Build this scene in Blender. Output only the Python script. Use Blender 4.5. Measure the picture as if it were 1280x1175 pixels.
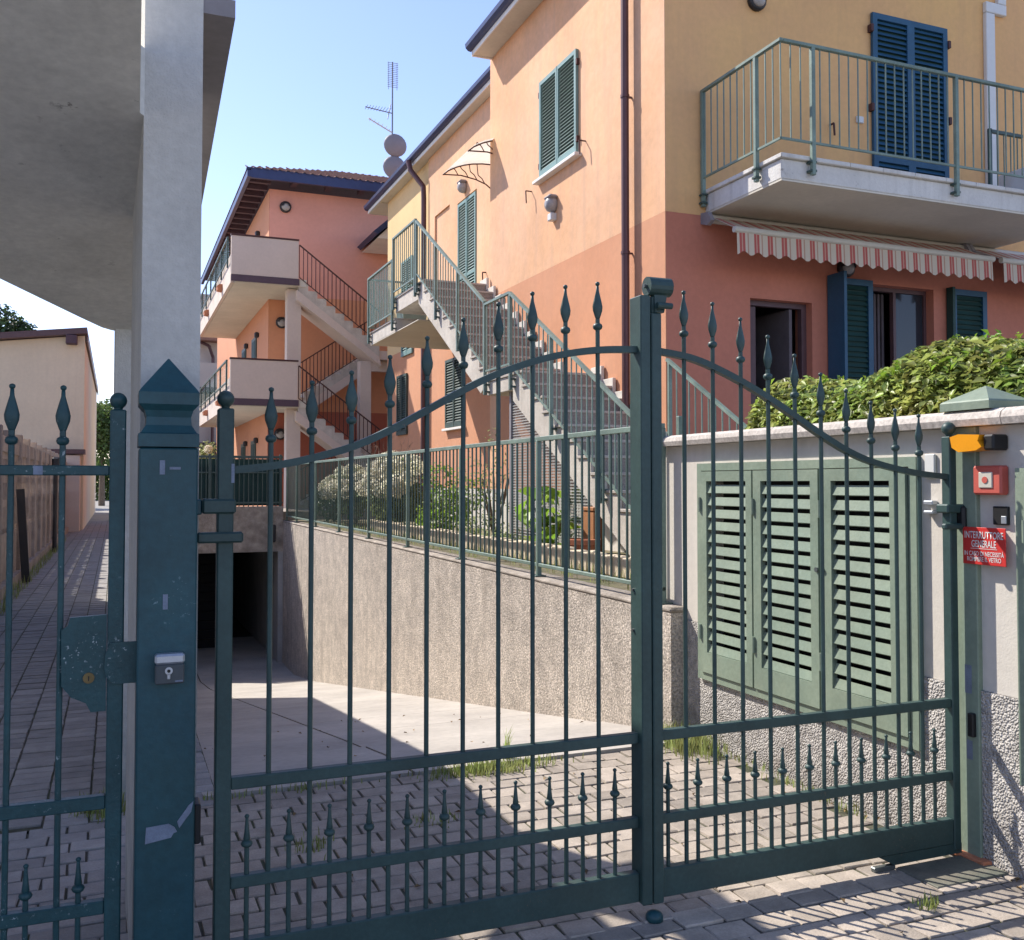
import bpy, bmesh, math, random
import numpy as np
from mathutils import Vector, Matrix
random.seed(7); rng = np.random.default_rng(7)
for o in list(bpy.data.objects): bpy.data.objects.remove(o)
scene = bpy.context.scene
col = scene.collection
R = math.radians

# ------------------------------------------------------------------ camera, sky, sun, exposure
cam_d = bpy.data.cameras.new('camera'); cam = bpy.data.objects.new('camera', cam_d); col.objects.link(cam)
cam_d.sensor_fit = 'HORIZONTAL'; cam_d.sensor_width = 36; cam_d.lens = 36*1218/1280
cam_d.shift_y = -21.2/1280; cam_d.clip_start = .05; cam_d.clip_end = 2000
cam.location = (0, 0, 1.6); cam.rotation_euler = (R(91.75), 0, R(-22.12))
scene.camera = cam
SUN = Vector((-.55, .85, 1.0)).normalized()
world = bpy.data.worlds.new('World'); scene.world = world; world.use_nodes = True
wn = world.node_tree; bgn = wn.nodes['Background']
sky = wn.nodes.new('ShaderNodeTexSky'); sky.sky_type = 'NISHITA'; sky.sun_disc = False
sky.sun_elevation = math.asin(SUN.z); sky.sun_rotation = math.atan2(SUN.x, SUN.y)
sky.air_density = 1.0; sky.dust_density = .3; sky.ozone_density = 3.5; sky.altitude = 120
tint = wn.nodes.new('ShaderNodeMix'); tint.data_type = 'RGBA'; tint.blend_type = 'MULTIPLY'; tint.inputs[0].default_value = 1; tint.inputs[7].default_value = (1.10, .95, 1.0, 1)
wn.links.new(sky.outputs[0], tint.inputs[6]); wn.links.new(tint.outputs[2], bgn.inputs[0]); bgn.inputs[1].default_value = .12
sd = bpy.data.lights.new('sun', 'SUN'); sd.energy = 3.5; sd.angle = R(.55); sd.color = (1, .94, .84)
sun = bpy.data.objects.new('sun', sd); col.objects.link(sun); sun.location = (-20, 30, 40)
sun.rotation_euler = (-SUN).to_track_quat('-Z', 'Y').to_euler()
vs = scene.view_settings; vs.view_transform = 'Standard'; vs.look = 'None'; vs.exposure = 1.1; vs.gamma = 1
scene.render.engine = 'CYCLES'
scene.cycles.max_bounces = 8; scene.cycles.diffuse_bounces = 5

# ------------------------------------------------------------------ materials
MATS = {}
def mat(name, c, rough=.75, var=.12, vs=3.0, bump=0, bs=60, c2=None, c2amt=.5, c2s=1.5, streak=0, streakc=(.1, .09, .08),
        metal=0, rnd=0, island=0, chip=0, chipc=(.55, .57, .56), chips=45, spec=.4, trans=0, bdist=.02, voro=0, grime=None, hue=0, shade_speck=0, specks=70):
    m = bpy.data.materials.new(name); m.use_nodes = True; nt = m.node_tree; N = nt.nodes; L = nt.links
    p = N['Principled BSDF']; p.inputs['Roughness'].default_value = rough; p.inputs['Metallic'].default_value = metal
    p.inputs['Specular IOR Level'].default_value = spec
    geo = N.new('ShaderNodeNewGeometry'); pos = geo.outputs['Position']
    def noise(scale, det=5, vec=None, ro=.6):
        n = N.new('ShaderNodeTexNoise'); n.inputs['Scale'].default_value = scale; n.inputs['Detail'].default_value = det
        n.inputs['Roughness'].default_value = ro; L.new(vec or pos, n.inputs['Vector']); return n.outputs['Fac']
    def rng_(x, a, b, c_, d):
        r = N.new('ShaderNodeMapRange'); r.inputs[1].default_value = a; r.inputs[2].default_value = b
        r.inputs[3].default_value = c_; r.inputs[4].default_value = d; L.new(x, r.inputs[0]); return r.outputs[0]
    def mix(a, b, f, mode='MIX'):
        x = N.new('ShaderNodeMix'); x.data_type = 'RGBA'; x.blend_type = mode
        for s, v in ((6, a), (7, b), (0, f)):
            if hasattr(v, 'links'): L.new(v, x.inputs[s])
            elif s == 0: x.inputs[0].default_value = v
            else: x.inputs[s].default_value = (*v, 1) if len(v) == 3 else v
        return x.outputs[2]
    def gray(v):
        cnode = N.new('ShaderNodeCombineColor'); [L.new(v, cnode.inputs[i]) for i in range(3)]; return cnode.outputs[0]
    cc = None
    if c2: cc = mix(c, c2, rng_(noise(c2s, 6), .5-.25*c2amt, .5+.25, 0, 1))
    else:
        rgb = N.new('ShaderNodeRGB'); rgb.outputs[0].default_value = (*c, 1); cc = rgb.outputs[0]
    if var:
        cc = mix(cc, gray(rng_(noise(vs, 7), .3, .7, 1-var, 1+var)), 1.0, 'MULTIPLY')
        cc = mix(cc, gray(rng_(noise(vs*14, 4), .3, .7, 1-var*.6, 1+var*.6)), 1.0, 'MULTIPLY')
    if shade_speck:
        cc = mix(cc, gray(rng_(noise(specks, 2), .36, .64, 1-shade_speck, 1+shade_speck*.7)), 1.0, 'MULTIPLY')  # self-shadow of coarse grain, painted as light and dark specks
    if rnd:
        oi = N.new('ShaderNodeObjectInfo'); cc = mix(cc, gray(rng_(oi.outputs['Random'], 0, 1, 1-rnd, 1+rnd)), 1.0, 'MULTIPLY')
    if island:
        rp = geo.outputs['Random Per Island']; cc = mix(cc, gray(rng_(rp, 0, 1, 1-island, 1+island)), 1.0, 'MULTIPLY')
        if hue:
            hs = N.new('ShaderNodeHueSaturation'); L.new(rng_(rp, 0, 1, .5-hue, .5+hue), hs.inputs['Hue']); L.new(cc, hs.inputs['Color']); cc = hs.outputs[0]
    if streak:
        mp = N.new('ShaderNodeMapping'); mp.inputs['Scale'].default_value = (2.2, 2.2, .16); L.new(pos, mp.inputs[0])
        cc = mix(cc, streakc, rng_(noise(2.6, 6, mp.outputs[0]), .49, .74, 0, streak))
    if grime:
        z0, z1, amt, gc = grime
        sx = N.new('ShaderNodeSeparateXYZ'); L.new(pos, sx.inputs[0])
        mul = N.new('ShaderNodeMath'); mul.operation = 'MULTIPLY'
        L.new(rng_(sx.outputs[2], z0, z1, amt, 0), mul.inputs[0]); L.new(rng_(noise(6, 6), .35, .65, .1, 1), mul.inputs[1])
        cc = mix(cc, gc, mul.outputs[0])
    if chip:
        mul = N.new('ShaderNodeMath'); mul.operation = 'MULTIPLY'
        L.new(rng_(noise(chips, 4, ro=.7), .62, .655, 0, 1), mul.inputs[0]); L.new(rng_(noise(5, 3), .60-.1*chip, .68-.04*chip, 0, 1), mul.inputs[1])
        cc = mix(cc, chipc, mul.outputs[0])
    L.new(cc, p.inputs['Base Color'])
    if trans: p.inputs['Transmission Weight'].default_value = trans
    if bump:
        b = N.new('ShaderNodeBump'); b.inputs['Strength'].default_value = bump; b.inputs['Distance'].default_value = bdist
        if voro:
            v = N.new('ShaderNodeTexVoronoi'); v.inputs['Scale'].default_value = bs; L.new(pos, v.inputs['Vector'])
            inv = rng_(v.outputs['Distance'], 0, .8, 1, 0)
            a = N.new('ShaderNodeMath'); a.operation = 'ADD'; L.new(inv, a.inputs[0]); L.new(noise(bs*.6, 5), a.inputs[1]); L.new(a.outputs[0], b.inputs['Height'])
        else: L.new(noise(bs, 6), b.inputs['Height'])
        L.new(b.outputs[0], p.inputs['Normal'])
    MATS[name] = m; return m
def leafmat(name, c, cb, isl=.35, hue=.02, rough=.45):
    m = mat(name, c, rough=rough, var=.15, vs=1.2, island=isl, hue=hue, c2=cb, c2s=2.5, spec=.5)
    nt = m.node_tree; p = nt.nodes['Principled BSDF']; out = nt.nodes['Material Output']
    t = nt.nodes.new('ShaderNodeBsdfTranslucent'); nt.links.new(p.inputs['Base Color'].links[0].from_socket, t.inputs[0])
    mx = nt.nodes.new('ShaderNodeMixShader'); mx.inputs[0].default_value = .45
    nt.links.new(p.outputs[0], mx.inputs[1]); nt.links.new(t.outputs[0], mx.inputs[2]); nt.links.new(mx.outputs[0], out.inputs[0]); return m

mat('gate', (.029, .060, .056), .48, .2, 4, .06, 120, chip=.2, chips=90, chipc=(.10, .085, .065), c2=(.040, .074, .068), c2s=3)
mat('gate_old', (.018, .062, .068), .45, .25, 4, .12, 90, chip=.9, chips=75, chipc=(.34, .39, .39))
mat('post', (.013, .062, .078), .42, .22, 2.5, .06, 60, chip=.1, chips=85, chipc=(.14, .22, .24), c2=(.020, .070, .078), c2s=3)
mat('cabinet', (.235, .285, .215), .5, .14, 3, .08, 80, c2=(.18, .24, .185), c2s=2.2, streak=.25, streakc=(.12, .19, .16))
mat('rail', (.185, .25, .205), .45, .2, 4, .06, 90, c2=(.135, .19, .16))
mat('rail_dark', (.06, .095, .085), .45, .2, 4)
mat('teal', (.175, .285, .265), .5, .12, 4, .05, 60)
mat('blue', (.020, .082, .15), .5, .15, 4, .05, 60)
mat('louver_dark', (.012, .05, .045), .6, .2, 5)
mat('dusty_plate', (.12, .13, .105), .7, .25, 8, .1, 60, c2=(.20, .175, .14), c2s=5)
mat('tape', (.17, .20, .26), .6, .2, 20)
mat('steel', (.16, .18, .18), .4, .2, 30, metal=.7)
mat('plate', (.06, .07, .075), .45, .1, 20)
mat('silver', (.45, .48, .52), .35, .1, 20, metal=.6)
mat('black', (.012, .012, .013), .5, .1, 10)
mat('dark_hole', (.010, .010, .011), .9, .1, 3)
mat('brass', (.16, .12, .06), .4, .2, 60, metal=.8)
mat('concrete_pale', (.42, .42, .41), .85, .12, 1.6, .25, 90, c2=(.36, .36, .355), c2s=.9, streak=.22, streakc=(.25, .245, .24))
mat('soffit', (.72, .70, .64), .9, .14, 2.2, .12, 40, c2=(.62, .60, .545), c2s=.9, chip=.35, chips=14, chipc=(.33, .31, .28))
mat('eave_grey', (.22, .20, .205), .8, .12, 2)
mat('pier', (.55, .53, .49), .85, .12, 2.5, .3, 120, grime=(0, .9, .7, (.2, .19, .18)), streak=.25, streakc=(.38, .365, .34))
mat('retain', (.66, .575, .49), .95, .2, 4.5, 1.0, 60, c2=(.56, .485, .415), c2s=1.0, streak=.5, streakc=(.38, .32, .265), bdist=.045, shade_speck=.40, specks=62)
mat('retain_top', (.43, .375, .32), .95, .3, 6, .9, 50, c2=(.22, .185, .15), c2s=4)
mat('pebble', (.60, .565, .53), .9, .25, 20, .75, 95, c2=(.36, .34, .33), c2s=18, bdist=.035, voro=1, grime=(0, .35, .7, (.24, .2, .17)))
mat('wall_smooth', (.63, .58, .51), .85, .08, 1.5, .12, 90, streak=.3, streakc=(.42, .39, .36), c2=(.55, .51, .46), c2s=1.5)
mat('coping', (.52, .47, .42), .7, .3, 45, .12, 120, c2=(.42, .37, .33), c2s=2, streak=.2)
mat('ramp', (.42, .385, .345), .9, .14, 1.4, .2, 70, c2=(.35, .32, .29), c2s=.8, rnd=.03)
mat('joint', (.085, .075, .06), .95, .3, 12, .4, 60, c2=(.07, .085, .035), c2s=1.2)
mat('soil', (.20, .16, .11), .95, .3, 5, .8, 25, c2=(.16, .17, .07), c2s=2.2)
mat('paver', (.39, .33, .275), .9, .2, 9, .35, 90, c2=(.27, .235, .205), c2s=1.1, rnd=.18, bdist=.008)
mat('alley_paver', (.335, .315, .30), .85, .16, 9, .3, 90, c2=(.27, .255, .245), c2s=1.6, rnd=.18, bdist=.008)
mat('ground', (.27, .25, .225), .95, .2, 1.5, .3, 20)
mat('side_up', (.72, .43, .265), .9, .11, .9, .16, 110, c2=(.74, .40, .20), c2s=.55, streak=.45, streakc=(.54, .335, .235))
mat('side_low', (.60, .275, .145), .9, .07, .9, .14, 110, c2=(.60, .30, .175), c2s=.7, streak=.35, streakc=(.52, .25, .15))
mat('front_up', (.76, .435, .21), .9, .08, 1.0, .12, 110, c2=(.70, .43, .165), c2s=.5, streak=.3, streakc=(.52, .30, .165))
mat('front_low', (.52, .195, .13), .9, .08, 1.2, .1, 110, c2=(.52, .19, .12), c2s=.8)
mat('yellow', (.72, .50, .25), .9, .06, 1.2, .1, 110)
mat('plinth', (.68, .64, .58), .9, .08, 1.5, .15, 80, streak=.3, streakc=(.5, .47, .42))
mat('cream', (.66, .55, .47), .9, .05, 1.2, .06, 90, c2=(.62, .525, .45), c2s=.8)
mat('cream_house', (.68, .575, .43), .9, .06, .8, .1, 60, streak=.3, streakc=(.55, .46, .35))
mat('slab_under', (.66, .615, .52), .9, .07, 1.2, .08, 60, c2=(.58, .54, .455), c2s=1, streak=.15, streakc=(.45, .42, .36))
mat('slab_white', (.68, .66, .62), .85, .1, 2, .25, 50, c2=(.55, .53, .50), c2s=4, streak=.5, streakc=(.36, .34, .31), chip=.9, chips=8, chipc=(.24, .225, .205))
mat('stair_side', (.60, .55, .48), .9, .12, 3, .25, 60, c2=(.46, .41, .35), c2s=3.5, streak=.45, streakc=(.33, .29, .25))
mat('granite', (.30, .255, .22), .75, .3, 60, .1, 150, c2=(.24, .20, .175), c2s=3)
mat('tread', (.44, .39, .345), .75, .25, 60, .1, 150)
mat('skirting', (.62, .58, .52), .7, .12, 8)
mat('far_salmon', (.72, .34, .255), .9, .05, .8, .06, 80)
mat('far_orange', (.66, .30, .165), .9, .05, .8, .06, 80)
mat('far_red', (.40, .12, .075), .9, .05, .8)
mat('iron_brown', (.075, .028, .024), .6, .15, 10)
mat('violet_trim', (.10, .065, .085), .7, .1, 5)
mat('gutter', (.042, .055, .125), .4, .1, 6, metal=.3)
mat('fascia_white', (.76, .735, .69), .8, .06, 3)
mat('wood_dark', (.085, .05, .065), .7, .15, 8)
mat('tile', (.34, .17, .115), .9, .2, 6, .2, 40, island=.25)
mat('pipe', (.125, .062, .062), .4, .1, 5, metal=.3)
mat('lamp_body', (.03, .028, .03), .5, .1, 10)
mat('lamp_glass', (.36, .34, .325), .25, .1, 40)
mat('white_plastic', (.66, .66, .64), .4, .04, 10)
mat('lattice', (.40, .39, .37), .6, .1, 8)
mat('dish', (.25, .235, .25), .6, .06, 8)
mat('aerial', (.20, .20, .21), .4, .1, 10, metal=.6)
mat('frame_brown', (.10, .055, .06), .5, .12, 10)
mat('curtain', (.13, .11, .12), .9, .15, 6)
mat('room', (.035, .03, .032), .9, .1, 2)
mat('awning_bar', (.52, .49, .42), .5, .06, 10)
mat('red', (.56, .035, .03), .45, .06, 10)
mat('red_box', (.50, .10, .075), .5, .06, 10)
mat('orange', (.75, .30, .012), .3, .05, 10)
mat('terracotta', (.50, .19, .10), .85, .12, 8, .1, 80)
mat('tub', (.35, .15, .06), .7, .15, 8)
mat('tuff', (.60, .50, .36), .9, .16, 14, .25, 60, rnd=.08)
mat('perforated', (.38, .315, .27), .95, .2, 5, .4, 50, c2=(.28, .225, .19), c2s=1.2, rnd=.1)
mat('bark', (.16, .12, .085), .9, .3, 12, .4, 40)
mat('twig', (.26, .18, .13), .9, .2, 12)
mat('dry_leaf', (.22, .14, .06), .9, .2, 8, island=.5)
mat('brick_red', (.30, .10, .07), .85, .15, 8)
leafmat('hedge_leaf', (.235, .31, .075), (.45, .44, .13), .6, .022, .4)
leafmat('petal', (.82, .76, .64), (.70, .72, .52), .15, .01, .8).node_tree.nodes['Mix Shader'].inputs[0].default_value = .6
leafmat('shrub_leaf', (.22, .28, .11), (.36, .37, .17), .45, .02)
leafmat('bright_leaf', (.19, .32, .035), (.30, .40, .06), .3, .012)
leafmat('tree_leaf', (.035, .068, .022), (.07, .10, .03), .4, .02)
leafmat('far_leaf', (.10, .16, .04), (.17, .22, .06), .4, .02)
leafmat('grass', (.22, .28, .07), (.36, .37, .15), .4, .02)

def glassy(name, c, rough):
    m = mat(name, c, rough, .03, 3); return m
glassy('glass', (.03, .035, .045), .08)
leafmat('canopy_glass', (.80, .77, .70), (.72, .69, .62), .0, .0, .3)
m = mat('green_panel', (.20, .36, .30), .3, .05, 5)
p = m.node_tree.nodes['Principled BSDF']; p.inputs['Alpha'].default_value = .13
# awning stripes
m = mat('awning', (.6, .54, .44), .9, .05, 4); nt = m.node_tree; N = nt.nodes; L = nt.links; p = N['Principled BSDF']
geo = N.new('ShaderNodeNewGeometry'); sx = N.new('ShaderNodeSeparateXYZ'); L.new(geo.outputs['Position'], sx.inputs[0])
def mth(op, a, b=None):
    n = N.new('ShaderNodeMath'); n.operation = op
    for i, v in enumerate((a, b)):
        if v is None: continue
        if hasattr(v, 'links'): L.new(v, n.inputs[i])
        else: n.inputs[i].default_value = v
    return n.outputs[0]
fr = mth('FRACT', mth('DIVIDE', sx.outputs[0], .18))
cr = N.new('ShaderNodeValToRGB'); cr.color_ramp.interpolation = 'CONSTANT'; e = cr.color_ramp.elements
e[0].position = 0; e[0].color = (.54, .47, .375, 1); e[1].position = .22; e[1].color = (.42, .10, .085, 1)
for pp, c in ((.37, (.50, .30, .24, 1)), (.44, (.42, .10, .085, 1)), (.60, (.54, .47, .375, 1)), (.76, (.42, .25, .19, 1)), (.85, (.54, .47, .375, 1))):
    x = e.new(pp); x.color = c
L.new(fr, cr.inputs[0]); L.new(cr.outputs[0], p.inputs['Base Color'])

# ------------------------------------------------------------------ mesh helpers
def wloc(o):
    l = Vector((0, 0, 0))
    while o is not None: l += o.location; o = o.parent
    return l
class MB:
    def __init__(s): s.v = []; s.f = []
    def add(s, vs, fs):
        n = len(s.v); s.v += [tuple(v) for v in vs]; s.f += [tuple(i+n for i in f) for f in fs]; return s
    def box(s, x0, x1, y0, y1, z0, z1):
        return s.add([(x0,y0,z0),(x1,y0,z0),(x1,y1,z0),(x0,y1,z0),(x0,y0,z1),(x1,y0,z1),(x1,y1,z1),(x0,y1,z1)],
                     [(0,3,2,1),(4,5,6,7),(0,1,5,4),(1,2,6,5),(2,3,7,6),(3,0,4,7)])
    def cbox(s, x0, x1, y0, y1, z0, z1, c=.004):
        bm = bmesh.new(); bmesh.ops.create_cube(bm, size=1)
        for v in bm.verts: v.co = ((x0+x1)/2+v.co.x*(x1-x0), (y0+y1)/2+v.co.y*(y1-y0), (z0+z1)/2+v.co.z*(z1-z0))
        bmesh.ops.bevel(bm, geom=list(bm.edges), offset=c, segments=1, affect='EDGES', clamp_overlap=True)
        bm.verts.index_update(); s.add([v.co[:] for v in bm.verts], [[v.index for v in f.verts] for f in bm.faces]); bm.free(); return s
    def bar(s, p, q, w, h=None, up=(0, 0, 1)):
        h = h or w; p, q = Vector(p), Vector(q); d = (q-p).normalized(); u = Vector(up)
        if abs(d.dot(u)) > .97: u = Vector((0, 1, 0))
        a = d.cross(u).normalized()*w/2; b = a.cross(d).normalized()*h/2
        vs = [p-a-b, p+a-b, p+a+b, p-a+b, q-a-b, q+a-b, q+a+b, q-a+b]
        return s.add(vs, [(0,3,2,1),(4,5,6,7),(0,1,5,4),(1,2,6,5),(2,3,7,6),(3,0,4,7)])
    def cyl(s, p, q, r0, r1=None, n=10):
        r1 = r0 if r1 is None else r1; p, q = Vector(p), Vector(q); d = (q-p).normalized()
        u = Vector((0, 0, 1)) if abs(d.z) < .9 else Vector((1, 0, 0)); a = d.cross(u).normalized(); b = d.cross(a)
        vs = []
        for c, r in ((p, r0), (q, r1)):
            for i in range(n):
                t = 2*math.pi*i/n; vs.append(c+(a*math.cos(t)+b*math.sin(t))*r)
        fs = [(i, (i+1) % n, n+(i+1) % n, n+i) for i in range(n)]+[tuple(range(n))[::-1], tuple(range(n, 2*n))]
        return s.add(vs, fs)
    def tube(s, pts, r, n=6):
        for a, b in zip(pts, pts[1:]): s.cyl(a, b, r, r, n)
        return s
    def lathe(s, c, prof, n=12, sy=1.0, axis='Z', square=False):
        c = Vector(c); vs = []
        off = math.pi/4 if square else 0; k = math.sqrt(2) if square else 1
        if square: n = 4
        for z, r in prof:
            for i in range(n):
                t = 2*math.pi*i/n+off; a, b = r*k*math.cos(t), r*k*math.sin(t)*sy
                vs.append(c+(Vector((a, b, z)) if axis == 'Z' else Vector((z, a, b)) if axis == 'X' else Vector((a, z, b))))
        m_ = len(prof); fs = []
        for j in range(m_-1):
            for i in range(n): fs.append((j*n+i, j*n+(i+1) % n, (j+1)*n+(i+1) % n, (j+1)*n+i))
        fs += [tuple(range(n))[::-1], tuple(range((m_-1)*n, m_*n))]
        return s.add(vs, fs)
    def prism(s, poly, axis, a, b):
        n = len(poly)
        def P(u, w, t): return {'X': (t, u, w), 'Y': (u, t, w), 'Z': (u, w, t)}[axis]
        vs = [P(u, w, a) for u, w in poly]+[P(u, w, b) for u, w in poly]
        return s.add(vs, [tuple(range(n)), tuple(range(n, 2*n))[::-1]]+[(i, n+i, n+(i+1) % n, (i+1) % n) for i in range(n)])
    def build(s, name, m, parent=None, label=None, kind=None, smooth=False, recalc=True):
        L_ = wloc(parent) if parent else Vector((0, 0, 0))
        me = bpy.data.meshes.new(name); me.from_pydata([(x-L_.x, y-L_.y, z-L_.z) for x, y, z in s.v], [], s.f)
        if recalc:
            bm = bmesh.new(); bm.from_mesh(me); bmesh.ops.recalc_face_normals(bm, faces=bm.faces); bm.to_mesh(me); bm.free()
        if smooth: me.polygons.foreach_set('use_smooth', [True]*len(me.polygons))
        me.materials.append(MATS[m])
        o = bpy.data.objects.new(name, me); col.objects.link(o); o.parent = parent
        if label: o['label'] = label
        if kind: o['kind'] = kind
        return o
def thing(name, label, cat, loc, group=None):
    o = bpy.data.objects.new(name, None); col.objects.link(o); o.location = loc; o.empty_display_size = .1
    o['label'] = label; o['category'] = cat
    if group: o['group'] = group
    return o
def tag(o, label, cat, group=None):
    o['label'] = label; o['category'] = cat
    if group: o['group'] = group
    return o
def inst(name, me, parent, loc, rot=None):
    o = bpy.data.objects.new(name, me); col.objects.link(o); o.parent = parent
    o.location = Vector(loc)-wloc(parent)
    if rot: o.rotation_euler = rot
    return o
def mesh_of(mb, name, m):
    me = bpy.data.meshes.new(name); me.from_pydata(mb.v, [], mb.f)
    bm = bmesh.new(); bm.from_mesh(me); bmesh.ops.recalc_face_normals(bm, faces=bm.faces); bm.to_mesh(me); bm.free()
    me.materials.append(MATS[m]); return me
def fast(name, v, f, m, parent=None, kind=None, smooth=False):
    L_ = wloc(parent) if parent else Vector((0, 0, 0))
    v = np.asarray(v, float)-np.array(L_); me = bpy.data.meshes.new(name)
    f = np.asarray(f); k = f.shape[1]
    me.vertices.add(len(v)); me.vertices.foreach_set('co', v.ravel()); me.loops.add(f.size); me.loops.foreach_set('vertex_index', f.ravel().astype(np.int32))
    me.polygons.add(len(f)); me.polygons.foreach_set('loop_start', np.arange(0, f.size, k, dtype=np.int32)); me.polygons.foreach_set('loop_total', np.full(len(f), k, np.int32))
    me.update(); me.validate(); me.materials.append(MATS[m])
    o = bpy.data.objects.new(name, me); col.objects.link(o); o.parent = parent
    if kind: o['kind'] = kind
    return o
def leaves(name, pts, size, m, parent=None, up=.3, asp=.5, kind='stuff', outward=None, fold=.18, jit=.35):
    """one folded leaf (two quads) at each point"""
    n = len(pts); pts = np.asarray(pts)
    nrm = rng.normal(size=(n, 3)); nrm[:, 2] = np.abs(nrm[:, 2])+up
    if outward is not None: nrm = nrm*.7+outward*1.2
    nrm /= np.linalg.norm(nrm, axis=1)[:, None]
    t = rng.normal(size=(n, 3)); t -= (t*nrm).sum(1)[:, None]*nrm; t /= np.linalg.norm(t, axis=1)[:, None]
    b = np.cross(nrm, t); s = size*(1+jit*rng.uniform(-1, 1, n))[:, None]
    w = s*asp*.5
    v = np.stack([pts-t*s*.5, pts-t*s*.05+b*w+nrm*s*fold, pts+t*s*.5-nrm*s*.12, pts-t*s*.05-b*w+nrm*s*fold], 1).reshape(-1, 3)
    i = np.arange(n)[:, None]*4
    f = np.concatenate([i+np.array([[0, 1, 2]]), i+np.array([[0, 2, 3]])], 1).reshape(-1, 3)
    return fast(name, v, f, m, parent, kind)
def blades(name, pts, h, m, parent=None, kind='stuff', w=.0032, lean=.5):
    n = len(pts); pts = np.asarray(pts); a = rng.uniform(0, 6.28, n); hh = h*rng.uniform(.4, 1.1, n)
    d = np.stack([np.cos(a), np.sin(a), 0*a], 1); sd_ = np.stack([-np.sin(a), np.cos(a), 0*a], 1)*w
    ln = lean*rng.uniform(.2, 1, n)
    mid = pts+d*(hh*ln*.35)[:, None]; mid[:, 2] += hh*.6
    tip = pts+d*(hh*ln)[:, None]; tip[:, 2] += hh*(1-.3*ln)
    v = np.stack([pts-sd_, pts+sd_, mid+sd_*.8, mid-sd_*.8, tip], 1).reshape(-1, 3)
    i = np.arange(n)[:, None]*5
    f = np.concatenate([i+np.array([[0, 1, 2]]), i+np.array([[0, 2, 3]]), i+np.array([[3, 2, 4]])], 1).reshape(-1, 3)
    return fast(name, v, f, m, parent, kind)

# ------------------------------------------------------------------ ground and paving
g = MB()
for x0, x1, y0, y1 in ((-300, 300, -300, 5.2), (-300, .42, 5.2, 30), (3.5, 300, 5.2, 30), (-300, 300, 30, 400)):
    g.add([(x0,y0,-.012),(x1,y0,-.012),(x1,y1,-.012),(x0,y1,-.012)], [(0,1,2,3)])
g.build('ground', 'ground', recalc=False)['kind'] = 'structure'

def paver_mesh(lx, ly, k, m):
    b = MB().cbox(-lx/2, lx/2, -ly/2, ly/2, -.045, 0, .0042)
    b.v = [(x+random.uniform(-.003, .003), y+random.uniform(-.003, .003), z) for x, y, z in b.v]
    return mesh_of(b, 'paver', m)
def paving(name, cells, lx, ly, m, key):
    """cells: list of (x, y, rot); the 300 nearest are single pavers, the rest one mesh"""
    root = MB(); xs = [c[0] for c in cells]; ys = [c[1] for c in cells]
    x0, x1, y0, y1 = min(xs)-lx/2, max(xs)+lx/2, min(ys)-ly/2, max(ys)+ly/2
    root.box(x0, x1, y0, y1, -.03, -.008)
    ro = root.build(name, 'joint'); ro['kind'] = 'structure'
    meshes = [paver_mesh(lx-.009, ly-.009, k, m) for k in range(5)]
    cells = sorted(cells, key=key)
    for x, y in cells[:300]:
        inst('paver', random.choice(meshes), ro, (x, y, max(-.004, random.gauss(.0005, .0022))), (random.gauss(0, .010), random.gauss(0, .010), random.gauss(0, .012)))
    rest = MB()
    for x, y in cells[300:]:
        dz = random.uniform(-.004, .002); rest.box(x-lx/2+.006, x+lx/2-.006, y-ly/2+.006, y+ly/2-.006, -.02, dz)
    if rest.v: rest.build('pavers_beyond', m, ro, kind='stuff', recalc=False)
    return ro
def grid(x0, x1, y0, y1, lx, ly, alongx=True):
    c = []
    if alongx:
        j = 0; y = y0+ly/2
        while y < y1:
            x = x0+lx/2+(lx*.5 if j % 2 else 0)+random.uniform(-.02, .02)
            while x < x1: c.append((x, y)); x += lx
            y += ly; j += 1
    else:
        j = 0; x = x0+lx/2
        while x < x1:
            y = y0+ly/2+(ly*.5 if j % 2 else 0)+random.uniform(-.015, .015)
            while y < y1: c.append((x, y)); y += ly
            x += lx; j += 1
    return c
d2 = lambda c: (c[0]-1.0)**2+c[1]**2
paving('street_pavement', grid(-.75, 4.4, 1.9, 3.12, .172, .128), .172, .128, 'paver', lambda c: (c[0]-1.6)**2+(c[1]-2.9)**2*2)
paving('driveway', grid(.14, 3.32, 3.14, 5.18, .152, .128), .152, .128, 'paver', d2)
paving('alley_forecourt', grid(-1.5, .10, 3.14, 5.0, .165, .128), .165, .128, 'alley_paver', d2)
paving('alley_path', grid(-1.5, .45, 5.03, 44, .20, .115, False), .20, .115, 'alley_paver', lambda c: c[1])

# ramp: a bed with cast slabs
def rz(y):
    pts = [(5.2, 0), (5.8, -.06), (7, -.245), (17.5, -1.93), (19.5, -2.18), (30, -2.22)]
    for (a, za), (b, zb) in zip(pts, pts[1:]):
        if y <= b: return za+(zb-za)*(y-a)/(b-a)
    return -2.22
ramp = MB(); ysr = [5.2, 5.8, 7, 17.5, 19.5, 30]
ramp.prism([(y, rz(y)-.015) for y in ysr]+[(y, rz(y)-.4) for y in reversed(ysr)], 'X', .42, 3.34)
ro = ramp.build('ramp', 'joint'); ro['kind'] = 'structure'
yy = 5.215; k = 0
while yy < 24:
    y1 = yy+(1.15 if yy < 12 else 1.6)
    ys_ = [yy]+[t for t in ysr if yy < t < y1-.012]+[y1-.008]
    for a, b in ((.43, 1.525), (1.545, 3.33)):
        s = MB(); s.prism([(y, rz(y)+(.012 if k == 0 else 0)) for y in ys_]+[(y, rz(y)-.03) for y in reversed(ys_)], 'X', a, b); s.build('slab', 'ramp', ro)
    yy = y1; k += 1

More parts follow.
